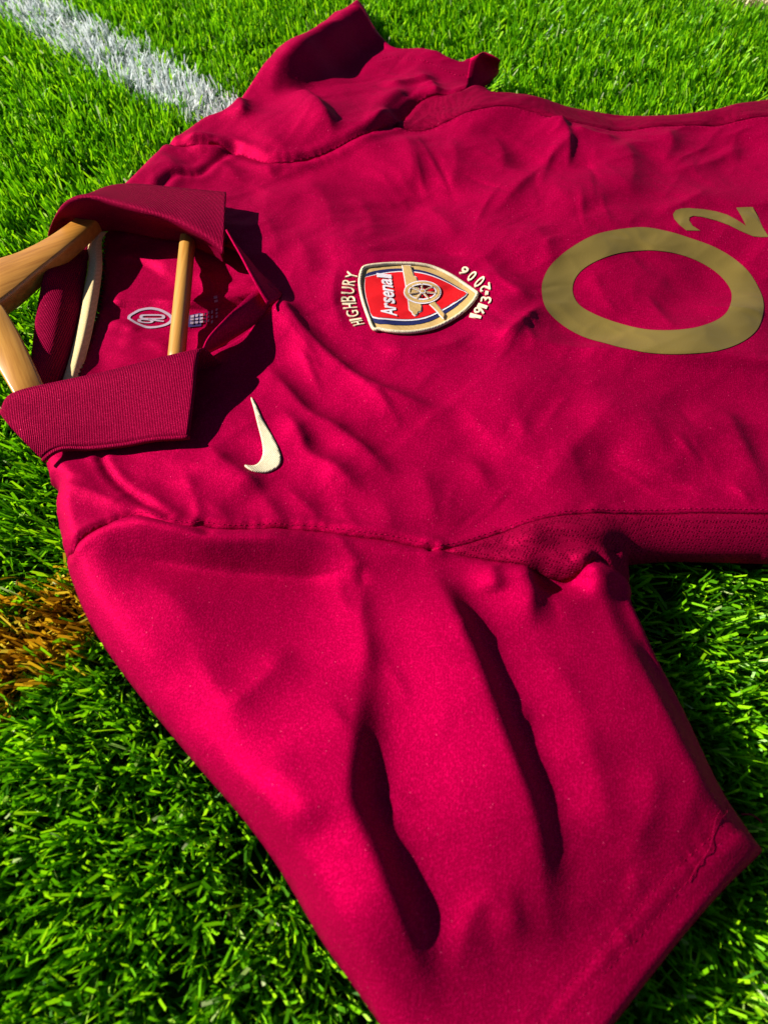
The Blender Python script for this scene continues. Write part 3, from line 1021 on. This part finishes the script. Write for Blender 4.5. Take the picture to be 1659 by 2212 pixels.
# collar: two folded leaves and the standing back
def smooth_loft(ctrl_rows, n_along, n_across):
    """ctrl_rows: rows of (px,py,z); smooth both ways"""
    rows_w = []
    for r in ctrl_rows:
        w = np.array([P(*p) for p in r])
        rows_w.append(cr(w, n_along))
    rows_w = np.array(rows_w)
    cols = [cr(rows_w[:, i], n_across) for i in range(rows_w.shape[1])]
    return np.array(cols).transpose(1, 0, 2)

def near_leaf():
    roll = [(2, 889, .030), (31, 852, .036), (130, 824, .037), (235, 801, .037), (335, 779, .036), (435, 757, .034)]
    outer = [(a, b, max(.012, Zp(*P2(a, b, .02)))+h) for a, b, h in ((97, 999, .004), (126, 978, .003), (175, 971, .003), (240, 967, .003), (320, 957, .0035), (409, 948, .0042))]
    mid = []
    for a, b in zip(roll, outer):
        mid.append((a[0]*.5+b[0]*.5, a[1]*.5+b[1]*.5, a[2]*.5+b[2]*.5+.0005))
    mid[0] = (42, 944, .026)
    inner = []
    for a in roll:
        w = P(*a)
        inner.append((w[0]+.006, w[1]+.007, .020))
    inner2 = [(w[0]+.003, w[1]+.002, .013) for w in inner]
    R = [np.array([P(*p) for p in r]) for r in (roll, mid, outer)]
    R = [np.array(inner2), np.array(inner)]+R
    R = np.array([cr(r, 8) for r in R])
    R[2:, :, 2] += 0.0008*np.sin(np.linspace(0, 9, R.shape[1]))[None, :]
    R[3:, :, 2] += (0.0012+0.0003*np.sin(np.linspace(0, 23, R.shape[1])+1))[None, :]
    cols = [cr(R[:, i], 6) for i in range(R.shape[1])]
    edge = R[-1].copy()
    edge[:, 2] += 0.0002
    return grow([loft(np.array(cols).transpose(1, 0, 2)), tube(edge, 0.00095, 8)])

def far_leaf():
    roll = [(105, 510, .008), (116, 478, .022), (137, 446, .040), (165, 430, .046), (205, 428, .046), (250, 440, .044), (310, 456, .042), (370, 474, .038), (425, 500, .036), (460, 522, .033), (484, 545, .030)]
    outer = [(140, 478, .004), (155, 455, .010), (176, 432, .018), (200, 417, .021), (235, 403, .023), (270, 398, .024), (320, 400, .025), (370, 405, .026), (420, 410, .027), (455, 413, .028), (489, 416, .030)]
    mid = [(a[0]*.5+b[0]*.5, a[1]*.5+b[1]*.5, a[2]*.5+b[2]*.5+.003) for a, b in zip(roll, outer)]
    Rw = [np.array([P(*p) for p in r]) for r in (roll, mid, outer)]
    inn = Rw[0].copy()
    inn[:, 1] += 0.010
    inn[:, 0] += np.linspace(.006, -.004, len(inn))
    inn[:, 2] = np.minimum(.022, Rw[0][:, 2]-.004)
    inn2 = inn.copy()
    inn2[:, 1] += 0.002
    inn2[:, 2] = np.minimum(.012, Rw[0][:, 2]-.008)
    R = np.array([cr(r, 6) for r in [inn2, inn]+Rw])
    cols = [cr(R[:, i], 6) for i in range(R.shape[1])]
    return loft(np.array(cols).transpose(1, 0, 2))

def back_stand():
    seam = [(196, 520, .006), (191, 560, .0085), (182, 620, .0085), (170, 690, .0085), (152, 765, .0085), (133, 825, .0085), (100, 880, .009)]
    crown = [(150, 530, .008), (140, 580, .018), (132, 620, .018), (118, 690, .018), (108, 760, .018), (95, 830, .018), (60, 885, .018)]
    top = [(108, 530, .006), (98, 590, .022), (88, 636, .020), (78, 700, .018), (72, 755, .018), (62, 820, .022), (16, 880, .030)]
    under = [(w[0], w[1], .006) for w in top]
    R = np.array([cr(np.array([P(*p) for p in r]), 6) for r in (seam, crown, top)])
    un = R[2].copy()
    un[:, 0] += .002
    un[:, 2] = .002
    R = np.array([*R, un])
    cols = [cr(R[:, i], 6) for i in range(R.shape[1])]
    return loft(np.array(cols).transpose(1, 0, 2))

col = mesh_obj('collar', *grow([near_leaf(), far_leaf(), back_stand()]), M_collar, jersey)
col['label'] = 'ribbed fold-down collar open at the front'
thicken(col, 0.0012, 0.0)

# plackets: two standing strips meeting at the bottom of the V
def strip(bottom, top, bulge=0.002):
    b = np.array([P(*p) for p in cr(bottom, 6)])
    t = np.array([P(*p) for p in cr(top, 6)])
    n = min(len(b), len(t))
    rows = []
    for u in np.linspace(0, 1, 6):
        r = b[:n]*(1-u)+t[:n]*u
        r[:, 0] += bulge*math.sin(math.pi*u)
        rows.append(r)
    return loft(rows)
pf = mesh_obj('placket', *strip([(484, 530, .017), (512, 543, .018), (537, 563, .018), (560, 588, .018), (585, 612, .018), (609, 636, .017)],
                                [(489, 496, .034), (503, 522, .036), (520, 552, .036), (537, 585, .035), (554, 617, .032), (578, 659, .026)]), M_cloth, jersey)
thicken(pf, 0.0012, 0.0)
pn = mesh_obj('placket', *strip([(436, 766, .018), (470, 750, .018), (510, 727, .018), (548, 702, .018), (581, 674, .018), (608, 640, .017)],
                                [(438, 756, .031), (452, 727, .033), (483, 692, .033), (516, 659, .031), (552, 626, .028), (580, 612, .024)]), M_cloth, jersey)
thicken(pn, 0.0012, 0.0)

# far sleeve opening: back half of the cuff seen past the front hem
cb0 = cr([(1006, 201, .004), (1024, 199, .002), (1050, 184, .002), (1070, 166, .002), (1076, 159, .002)], 5)
cb1 = cr([(1016, 126, .026), (1034, 117, .031), (1046, 113, .032), (1066, 121, .031), (1081, 131, .028)], 5)
cw0, cw1 = np.array([P(*p) for p in cb0]), np.array([P(*p) for p in cb1])
rows = [cw0*(1-u)+cw1*u+np.array([0, 0.004*math.sin(math.pi*u), 0]) for u in np.linspace(0, 1, 8)]
cuff = mesh_obj('cuff_back', *loft(rows), M_sleeve, jersey)
cuff['label'] = 'shaded back half of the open sleeve cuff'
thicken(cuff, 0.0008, 0.0)

# ------------------------------------------------------------------ stitches
def stitches(name, pl, length, gap, rad, mat, off=0.00012, side=0.0, zf=Z, wob=0.0):
    p = resample(np.asarray(pl), 0.0006)
    t = np.gradient(p, axis=0)
    t /= np.hypot(t[:, 0], t[:, 1])[:, None]
    p = p+np.c_[-t[:, 1], t[:, 0]]*side
    z = zf(p[:, 0], p[:, 1])
    per = int(round((length+gap)/0.0006))
    on = max(2, int(round(length/0.0006)))
    parts = []
    for s in range(0, len(p)-on, per):
        q = [(p[i, 0]+rng.normal(0, wob), p[i, 1]+rng.normal(0, wob), z[i]+off) for i in range(s, s+on+1)]
        q = [q[0], q[len(q)//2], q[-1]]
        q[0] = (q[0][0], q[0][1], q[0][2]-rad)
        q[2] = (q[2][0], q[2][1], q[2][2]-rad)
        parts.append(tube(q, rad, 5))
    if not parts:
        return
    o = mesh_obj(name, *grow(parts), mat, jersey)
    o['kind'] = 'stuff'
    return o
stitches('stitching', HEM_LINE, 0.0024, 0.0009, 0.00016, M_thread)
stitches('stitching', HEM_LINE2, 0.0024, 0.0009, 0.00016, M_thread)
stitches('stitching', SIDE_N, 0.0020, 0.0010, 0.00018, M_thread, side=0.0022)
stitches('stitching', SIDE_F, 0.0022, 0.0012, 0.00024, M_thread, side=-0.003)
stitches('stitching', ARM_N[10:], 0.0020, 0.0012, 0.00018, M_thread, side=0.0024)
stitches('stitching', YOKE_N, 0.0022, 0.0009, 0.00016, M_thread, side=0.0016)
stitches('stitching', W([(1012, 138), (985, 140), (930, 118), (880, 104), (850, 97), (822, 98)], 0.022, 4), 0.0022, 0.0012, 0.0004, M_thread)

def thread(pts, r=0.00013, z=None):
    q = cr(pts, 8)
    xy = drop(q) if z is None else np.array([P2(a, b, z) for a, b in q])
    zz = Z(xy[:, 0], xy[:, 1])+0.0006 if z is None else np.full(len(xy), z)
    o = mesh_obj('loose_thread', *tube(np.c_[xy, zz], r, 5), M_thread, jersey)
    return o
thread([(1555, 1752), (1545, 1768), (1538, 1800), (1530, 1835), (1505, 1870), (1487, 1906)])
thread([(1572, 1735), (1570, 1752), (1560, 1765), (1548, 1768)])
thread([(1600, 1759), (1622, 1760), (1640, 1772), (1645, 1778)], 0.0003, 0.004)
thread([(757, 676), (761, 668), (763, 676)], 0.0002)

# ------------------------------------------------------------------ prints and embroidery
def print_patch(name, photo_poly, mat, parent, off=0.0006, step=0.0024, holes=(), smooth_n=6, closed=True, thick=0.0):
    q = cr(photo_poly, smooth_n, True) if smooth_n else np.array(photo_poly, float)
    poly = drop(q)
    hs = [drop(cr(h, smooth_n, True)) if smooth_n else drop(h) for h in holes]
    return panel(name, poly, step, mat, parent, off=off, holes=hs, thick=thick)

def C5(a):   # sponsor close-up -> print coordinates
    return [(x*.332+1108, y*.332+409) for x, y in a]
o_out = C5([(820, 250), (560, 290), (380, 380), (250, 490), (195, 590), (187, 680), (215, 780), (300, 870), (430, 950), (600, 1010), (760, 1050), (960, 1073), (1150, 1072), (1330, 1055), (1480, 1000), (1580, 920), (1620, 820), (1625, 730), (1600, 650), (1530, 540), (1430, 450), (1300, 375), (1150, 320), (1000, 275)])
o_in = C5([(850, 400), (700, 415), (560, 460), (450, 525), (395, 600), (388, 680), (430, 755), (520, 810), (640, 858), (780, 898), (900, 918), (1040, 920), (1180, 905), (1300, 865), (1380, 810), (1415, 735), (1416, 665), (1370, 590), (1290, 520), (1180, 460), (1060, 420), (950, 403)])
letter_o = print_patch('sponsor_letter', o_out, M_gold, jersey, holes=[o_in], off=0.0004, step=0.0016)
letter_o['label'] = 'large gold ring shaped letter O of the chest sponsor'
two = C5([(1215, 272), (1125, 270), (1080, 235), (1045, 195), (1038, 165), (1055, 140), (1090, 128), (1140, 125), (1240, 133), (1320, 147), (1390, 168), (1450, 200), (1512, 240), (1480, 175), (1448, 122), (1500, 119), (1555, 118), (1590, 180), (1620, 250), (1660, 312), (1610, 313), (1560, 308), (1480, 275), (1400, 235), (1320, 205), (1230, 182), (1170, 175), (1145, 185), (1142, 205), (1165, 240)])
d2 = print_patch('sponsor_numeral', two, M_gold, jersey, off=0.0004, smooth_n=0, step=0.0016)
d2['label'] = 'gold numeral 2 of the chest sponsor'

# tick emblem
def C6(a):
    return [(x*.27746+477.4, y*.27746+460.4) for x, y in a]
tick = C6([(240, 1440), (270, 1490), (330, 1620), (400, 1740), (445, 1830), (467, 1900), (462, 1950), (430, 1990), (370, 2018), (310, 2022), (255, 2010), (215, 1990), (188, 1966), (220, 1970), (265, 1968), (300, 1945), (325, 1895), (328, 1840), (315, 1760), (285, 1640), (258, 1530), (243, 1480), (236, 1455)])
tk = print_patch('tick_emblem', tick, M_cream, jersey, off=0.0010, step=0.0012, smooth_n=3, thick=0.0010)
tk['label'] = 'cream embroidered tick emblem on the chest'

# crest
def C4(a):
    return [(x*.2312+716.1, y*.2312+545.6) for x, y in a]
shield = C4([(308, 158), (420, 136), (560, 126), (700, 125), (800, 130), (920, 150), (1040, 195), (1150, 255), (1260, 330), (1340, 385), (1356, 405), (1330, 460), (1260, 540), (1180, 605), (1080, 665), (960, 720), (820, 752), (680, 763), (540, 752), (450, 735), (392, 730), (345, 620), (300, 490), (276, 390), (265, 300), (275, 220)])
crest = print_patch('crest', shield, M_gold_thread, jersey, off=0.0012, step=0.0015, smooth_n=3, thick=0.0012)
crest['label'] = 'embroidered shield crest with a cannon and cream border'
navy = C4([(340, 205), (480, 175), (620, 165), (760, 170), (880, 192), (990, 232), (1100, 290), (1200, 350), (1275, 398), (1215, 470), (1130, 540), (1020, 605), (900, 660), (760, 690), (620, 692), (500, 683), (400, 672), (355, 560), (325, 450), (308, 340), (318, 250)])
nv = print_patch('navy_band', navy, M_navy, crest, off=0.0015, step=0.0015, smooth_n=2)
white = C4([(325, 245), (480, 210), (620, 193), (760, 195), (880, 215), (990, 252), (1100, 305), (1200, 362), (1270, 398), (1205, 458), (1110, 520), (1000, 580), (880, 632), (750, 655), (620, 655), (500, 645), (385, 630), (350, 540), (322, 440), (308, 340), (315, 270)])
wh = print_patch('white_line', white, M_white, crest, off=0.0018, step=0.0015, smooth_n=2)
red = C4([(325, 252), (480, 221), (620, 205), (760, 208), (880, 228), (990, 265), (1100, 315), (1190, 368), (1258, 399), (1195, 450), (1100, 508), (995, 566), (875, 616), (750, 640), (620, 640), (500, 630), (383, 617), (350, 530), (324, 435), (312, 340), (317, 275)])
rd = print_patch('red_field', red, M_red, crest, off=0.0021, step=0.0015, smooth_n=2)
# cannon: barrel with white outline, trail, wheel
def grow_poly(pts, d):
    p = np.array(pts, float)
    n = len(p)
    area = sum(p[i][0]*p[(i+1) % n][1]-p[(i+1) % n][0]*p[i][1] for i in range(n))
    s = 1 if area > 0 else -1
    out = []
    for i in range(n):
        t = p[(i+1) % n]-p[i-1]
        t /= np.hypot(*t)+1e-9
        out.append(p[i]+s*d*np.array([t[1], -t[0]]))
    return [tuple(q) for q in out]
barrel = [(662, 150), (732, 152), (750, 205), (765, 248), (785, 258), (800, 300), (812, 380), (822, 470), (836, 530), (834, 570), (800, 582), (796, 602), (775, 612), (758, 598), (756, 584), (728, 560), (722, 500), (712, 420), (695, 330), (680, 240)]
bo = print_patch('cannon_outline', C4(grow_poly(barrel, 9)), M_white, crest, off=0.0024, step=0.0015, smooth_n=0)
ba = print_patch('cannon_barrel', C4(barrel), M_gold_thread, crest, off=0.0028, step=0.0015, smooth_n=0)
trail = [(905, 500), (955, 480), (985, 520), (1015, 560), (1050, 605), (1040, 640), (1010, 610), (990, 580), (955, 545)]
print_patch('cannon_outline', C4(grow_poly(trail, 8)), M_white, crest, off=0.0024, step=0.0015, smooth_n=0)
print_patch('cannon_trail', C4(trail), M_gold_thread, crest, off=0.0028, step=0.0015, smooth_n=0)
def ell(cx, cy, rx, ry, n=40):
    return [(cx+rx*math.cos(2*math.pi*i/n), cy+ry*math.sin(2*math.pi*i/n)) for i in range(n)]
def ring(name, cx, cy, rx, ry, t, mat, off):
    return print_patch(name, C4(ell(cx, cy, rx, ry)), mat, crest, off=off, step=0.0012, smooth_n=0, holes=[C4(ell(cx, cy, rx-t, ry-t))])
ring('wheel_rim', 846, 402, 174, 108, 12, M_white, 0.0030)
ring('wheel_rim', 846, 402, 163, 97, 32, M_gold_thread, 0.0032)
ring('wheel_rim', 846, 402, 132, 76, 12, M_white, 0.0034)
sp = []
for k in range(7):
    a = 2*math.pi*k/7+0.18
    ca, sa = math.cos(a), math.sin(a)
    pts = []
    for r0, w0 in ((0.16, -1), (1.0, -1), (1.0, 1), (0.16, 1)):
        pts.append((846+126*r0*ca-9*w0*sa*1.2, 402+72*r0*sa+9*w0*ca*0.9))
    print_patch('wheel_spoke', C4(pts), M_white, crest, off=0.0033, step=0.002, smooth_n=0)
    pts = []
    for r0, w0 in ((0.16, -1), (1.06, -1), (1.06, 1), (0.16, 1)):
        pts.append((846+126*r0*ca-4.5*w0*sa*1.2, 402+72*r0*sa+4.5*w0*ca*0.9))
    print_patch('wheel_spoke', C4(pts), M_gold_thread, crest, off=0.0036, step=0.002, smooth_n=0)
print_patch('wheel_hub', C4(ell(846, 402, 30, 21, 16)), M_white, crest, off=0.0038, step=0.002, smooth_n=0)
print_patch('wheel_hub', C4(ell(846, 402, 20, 13, 16)), M_gold_thread, crest, off=0.0040, step=0.002, smooth_n=0)
# corded border with thread ribs
bpts = drop(cr(shield, 8, True))
bpts = resample(np.vstack([bpts, bpts[:1]]), 0.0005)
zz = Z(bpts[:, 0], bpts[:, 1])+0.0019
rad = [0.0012*(1+0.035*math.sin(i*2.2)+rng.normal(0, 0.02)) for i in range(len(bpts))]
bd = mesh_obj('border', *tube(np.c_[bpts, zz], rad, 8, False), M_cream, crest)
bd['label'] = 'raised cream corded border of the crest'

def glyph(ch, bold=0.0, extrude=0.0):
    cu = bpy.data.curves.new('glyph', 'FONT')
    cu.body = ch
    cu.offset = bold
    cu.extrude = extrude
    cu.resolution_u = 3
    o = bpy.data.objects.new('glyph', cu)
    scene.collection.objects.link(o)
    bpy.context.view_layer.update()
    me = bpy.data.meshes.new_from_object(o.evaluated_get(bpy.context.evaluated_depsgraph_get()))
    bpy.data.objects.remove(o)
    bpy.data.curves.remove(cu)
    return me

def letter(name, ch, quad, mat, parent, off, bold=0.02, h=0.0, zf=Z):
    """quad: photo corners bottom-left, bottom-right, top-right, top-left of the glyph's box"""
    me = glyph(ch, bold, 0.5)
    co = np.array([tuple(v.co) for v in me.vertices])
    lo, hi = co.min(0), co.max(0)
    uv = (co[:, :2]-lo[:2])/np.maximum(hi[:2]-lo[:2], 1e-6)
    q = drop(quad) if zf is Z else np.array([P2(a, b, 0.007) for a, b in quad])
    u, v = uv[:, 0:1], uv[:, 1:2]
    xy = q[0]*(1-u)*(1-v)+q[1]*u*(1-v)+q[2]*u*v+q[3]*(1-u)*v
    top = co[:, 2] > 0
    z = zf(xy[:, 0], xy[:, 1])+np.where(top, off+h, off)
    # slightly rounded satin stitch: pull the top in
    me.vertices.foreach_set('co', np.c_[xy, z].astype(np.float32).ravel())
    me.materials.clear()
    me.materials.append(mat)
    me.update()
    o = bpy.data.objects.new(name, me)
    return link(o, parent)

# word on the red field: reads up the picture, letter tops to the left
word = [('A', 612, 540, 465), ('r', 545, 500, 495), ('s', 497, 447, 490), ('e', 445, 388, 487), ('n', 384, 330, 480), ('a', 326, 268, 470), ('l', 262, 226, 425)]
for ch, y0, y1, xt in word:
    bx0, bx1 = 612-(612-y0)*0.14, 612-(612-y1)*0.14
    tx0 = xt
    dy = 10
    letter('letter', ch, C4([(bx0, y0+dy), (bx1, y1+dy), (tx0+(bx1-bx0), y1-6), (tx0, y0-6)]), M_white, crest, 0.0025, 0.02, 0.0002)
# place name above the shield, years around the point
hb = [('H', (310, 672), (290, 640), (185, 660), (207, 692)), ('I', (283, 632), (278, 618), (168, 634), (173, 648)), ('G', (262, 598), (245, 545), (135, 552), (150, 612)),
      ('H', (240, 522), (232, 478), (100, 480), (110, 530)), ('B', (225, 465), (218, 415), (88, 408), (92, 462)), ('U', (215, 395), (216, 340), (98, 325), (92, 385)),
      ('R', (215, 322), (225, 275), (112, 248), (100, 300)), ('Y', (235, 262), (248, 205), (150, 180), (128, 240))]
for ch, bl, br, tr2, tl2 in hb:
    letter('letter', ch, C4([bl, br, tr2, tl2]), M_satin, crest, 0.0002, -0.004, 0.0008)
yr = [('1', (1385, 625), (1392, 602), (1300, 575), (1290, 605)), ('9', (1415, 590), (1432, 545), (1345, 515), (1325, 558)), ('1', (1440, 535), (1452, 508), (1375, 482), (1362, 508)),
      ('3', (1478, 478), (1490, 428), (1400, 418), (1392, 462)), ('-', (1458, 402), (1462, 372), (1436, 368), (1432, 398)), ('2', (1478, 352), (1470, 290), (1388, 330), (1392, 372)),
      ('0', (1432, 262), (1410, 222), (1325, 300), (1350, 338)), ('0', (1362, 205), (1325, 178), (1262, 245), (1290, 280)), ('6', (1288, 165), (1240, 133), (1180, 190), (1225, 218))]
for ch, bl, br, tr2, tl2 in yr:
    q_ = np.array([bl, br, tr2, tl2], float)
    q_ = q_.mean(0)+(q_-q_.mean(0))*1.12
    letter('numeral', ch, C4([tuple(v) for v in q_]), M_satin, crest, 0.0002, 0.008, 0.0008)

# size print on the inner back: 90 in a rounded ring, and a small care print
def C10(a):
    return [(x*.20555+170.5, y*.20555+596.8) for x, y in a]
def bpatch(name, poly, mat, holes=(), n=4, off=0.0006):
    f = (lambda q: np.array([P2(a, b, 0.007) for a, b in (cr(q, n, True) if n else q)]))
    return panel(name, f(C10(poly)), 0.002, mat, jersey, zf=ZB, off=off, holes=[f(C10(h)) for h in holes], thick=0.0)
ringo = [(620, 285), (730, 266), (830, 280), (900, 310), (960, 350), (985, 410), (960, 470), (880, 502), (750, 520), (640, 498), (545, 450), (497, 400), (500, 355), (560, 315)]
ringi = [(640, 303), (730, 290), (815, 302), (880, 330), (930, 365), (950, 410), (930, 452), (860, 482), (755, 494), (655, 474), (570, 432), (530, 395), (530, 362), (580, 330)]
bpatch('printed_ring', ringo, M_print, [ringi])
bpatch('printed_numeral', [(605, 420), (618, 396), (690, 388), (758, 396), (772, 420), (758, 444), (690, 452), (620, 444)], M_print, [[(640, 420), (650, 408), (690, 404), (730, 408), (740, 420), (730, 432), (690, 436), (650, 432)]], n=3, off=0.0007)
bpatch('printed_numeral_tail', [(735, 398), (790, 398), (840, 412), (888, 430), (882, 446), (820, 428), (770, 416)], M_print, n=0, off=0.0009)
bpatch('printed_numeral', [(620, 368), (634, 348), (690, 342), (830, 342), (880, 350), (893, 370), (880, 388), (830, 395), (690, 395), (634, 388)], M_print, [[(652, 369), (662, 360), (700, 357), (820, 357), (852, 361), (860, 370), (852, 377), (820, 380), (700, 380), (662, 377)]], n=3, off=0.0007)
bpatch('care_print', [(1150, 350), (1270, 325), (1275, 470), (1140, 500)], M_navyprint, n=0)
for i, (a0, b0, a1, b1) in enumerate([(1165, 360, 1200, 485), (1215, 350, 1245, 470), (1262, 345, 1295, 455), (1310, 335, 1335, 452), (1345, 320, 1362, 445), (1382, 310, 1400, 468), (1425, 225, 1462, 262), (1430, 290, 1450, 400)]):
    n_s = 3
    for k in range(n_s):
        c0 = b0+(b1-b0)*k/n_s
        c1 = b0+(b1-b0)*(k+0.62)/n_s
        bpatch('care_print_line', [(a0, c0), (a1, c0-5), (a1-3, c1-5), (a0-3, c1)], M_print, n=0, off=0.0012)

# ------------------------------------------------------------------ the wooden hanger
hanger = link(bpy.data.objects.new('coat_hanger', None))
hanger.location = (*P2(-60, 660, 0.0), 0.0)
hanger.empty_display_size = 0.03
tag(hanger, 'varnished light wooden coat hanger inside the neck of the jersey', 'hanger')
hl = Vector(hanger.location)
M_w1 = wood_mat('varnished beech', (0.34, 0.125, 0.012), (0.50, 0.215, 0.030), R_(42))
M_w2 = wood_mat('varnished beech pale', (0.39, 0.155, 0.016), (0.55, 0.255, 0.038), R_(-62))
M_w3 = wood_mat('varnished dowel', (0.38, 0.165, 0.022), (0.52, 0.26, 0.045), R_(90))

def C0(a):
    return [(x*.17985, y*.17985+409.2) for x, y in a]

def arm(name, e1, e2, ztop, thick, mat):
    """e1, e2: the two long edges of the top face (photo), ztop / thick along it"""
    a = cr([(p[0], p[1], z) for p, z in zip(e1, ztop)], 5)
    b = cr([(p[0], p[1], z) for p, z in zip(e2, ztop)], 5)
    n = len(a)
    th = np.interp(np.linspace(0, 1, n), np.linspace(0, 1, len(thick)), thick)
    V, F = [], []
    S = 12
    for i in range(n):
        A_, B_ = np.array(P(*a[i])), np.array(P(*b[i]))
        c = (A_+B_)/2
        u = (B_-A_)/2
        hw = np.linalg.norm(u)
        u = u/hw
        # rounded rectangle section, radius r
        r = 0.0026
        t = th[i]
        for (sx, sz, q0) in ((1, 1, 0), (-1, 1, 90), (-1, -1, 180), (1, -1, 270)):
            for k in range(3):
                g = R_(q0+45*k)
                ox = sx*(hw-r)+r*math.cos(g)
                oz = -t/2+sz*(t/2-r)+r*math.sin(g)
                V.append(tuple(c+u*ox+np.array([0, 0, oz])-np.array(hl)))
    for i in range(n-1):
        for k in range(S):
            F.append((i*S+k, i*S+(k+1) % S, (i+1)*S+(k+1) % S, (i+1)*S+k))
    F.append(tuple(range(S)))
    F.append(tuple((n-1)*S+k for k in range(S))[::-1])
    o = mesh_obj(name, V, F, mat, hanger)
    bm = bmesh.new()
    bm.from_mesh(o.data)
    bmesh.ops.recalc_face_normals(bm, faces=bm.faces)
    bm.to_mesh(o.data)
    bm.free()
    return o
up1 = [(-75, 592), (-30, 566)]+C0([(0, 805), (200, 740), (400, 650), (600, 540), (800, 405), (1000, 262), (1250, 110), (1500, -40), (1800, -190)])
up2 = [(-75, 690), (-30, 668)]+C0([(0, 1330), (200, 1180), (400, 1010), (600, 850), (800, 690), (1000, 530), (1180, 370), (1440, 190), (1760, -60)])
arm('hanger_arm', up1, up2, [.031, .031, .031, .030, .029, .028, .027, .025, .022, .014, .009], [.014, .014, .013, .011, .008], M_w1)
lo1 = [(-72, 640), (-30, 648), (0, 652), (22, 683), (50, 735), (78, 795), (104, 850), (128, 895), (150, 925), (172, 948)]
lo2 = [(-84, 672), (-60, 710), (-30, 752), (0, 800), (22, 838), (40, 868), (60, 893), (85, 918), (115, 940), (140, 958)]
arm('hanger_arm', lo1, lo2, [.0305, .0305, .030, .029, .028, .026, .022, .017, .013, .010], [.014, .014, .013, .010, .007], M_w2)
def rel(V):
    return [tuple(np.array(v)-np.array(hl)) for v in V]
ba_, bb_ = P(412, 455, .017), P(379, 805, .017)
tv, tf = tube([tuple(np.array(ba_)*(1-t)+np.array(bb_)*t) for t in np.linspace(0, 1, 12)], 0.0056, 20)
mesh_obj('trouser_bar', rel(tv), tf, M_w3, hanger)
# wire hook beyond the joint
hk, hn, hb_ = new_mat('plated steel')
hb_.inputs['Metallic'].default_value = 1.0
hb_.inputs['Roughness'].default_value = 0.28
hnz = node(hn, 'ShaderNodeTexNoise', i_Scale=200.0)
hrp = node(hn, 'ShaderNodeMapRange')
hrp.inputs['To Min'].default_value = 0.2
hrp.inputs['To Max'].default_value = 0.38
hn.links.new(hnz.outputs[0], hrp.inputs['Value'])
hn.links.new(hrp.outputs[0], hb_.inputs['Roughness'])
hb_.inputs['Base Color'].default_value = (0.6, 0.6, 0.6, 1)
j = np.array(P(-75, 655, .024))
path = [tuple(j+np.array([-s, 0, 0])) for s in (0.0, .012, .024)]
for k in range(1, 13):
    a = R_(-90+k*19)
    path.append(tuple(j+np.array([-.024-.020*math.cos(R_(-90))-.022*math.cos(a), .022+.022*math.sin(a), 0])))
tv, tf = tube(path, 0.0016, 8)
mesh_obj('hook', rel(tv), tf, hk, hanger)
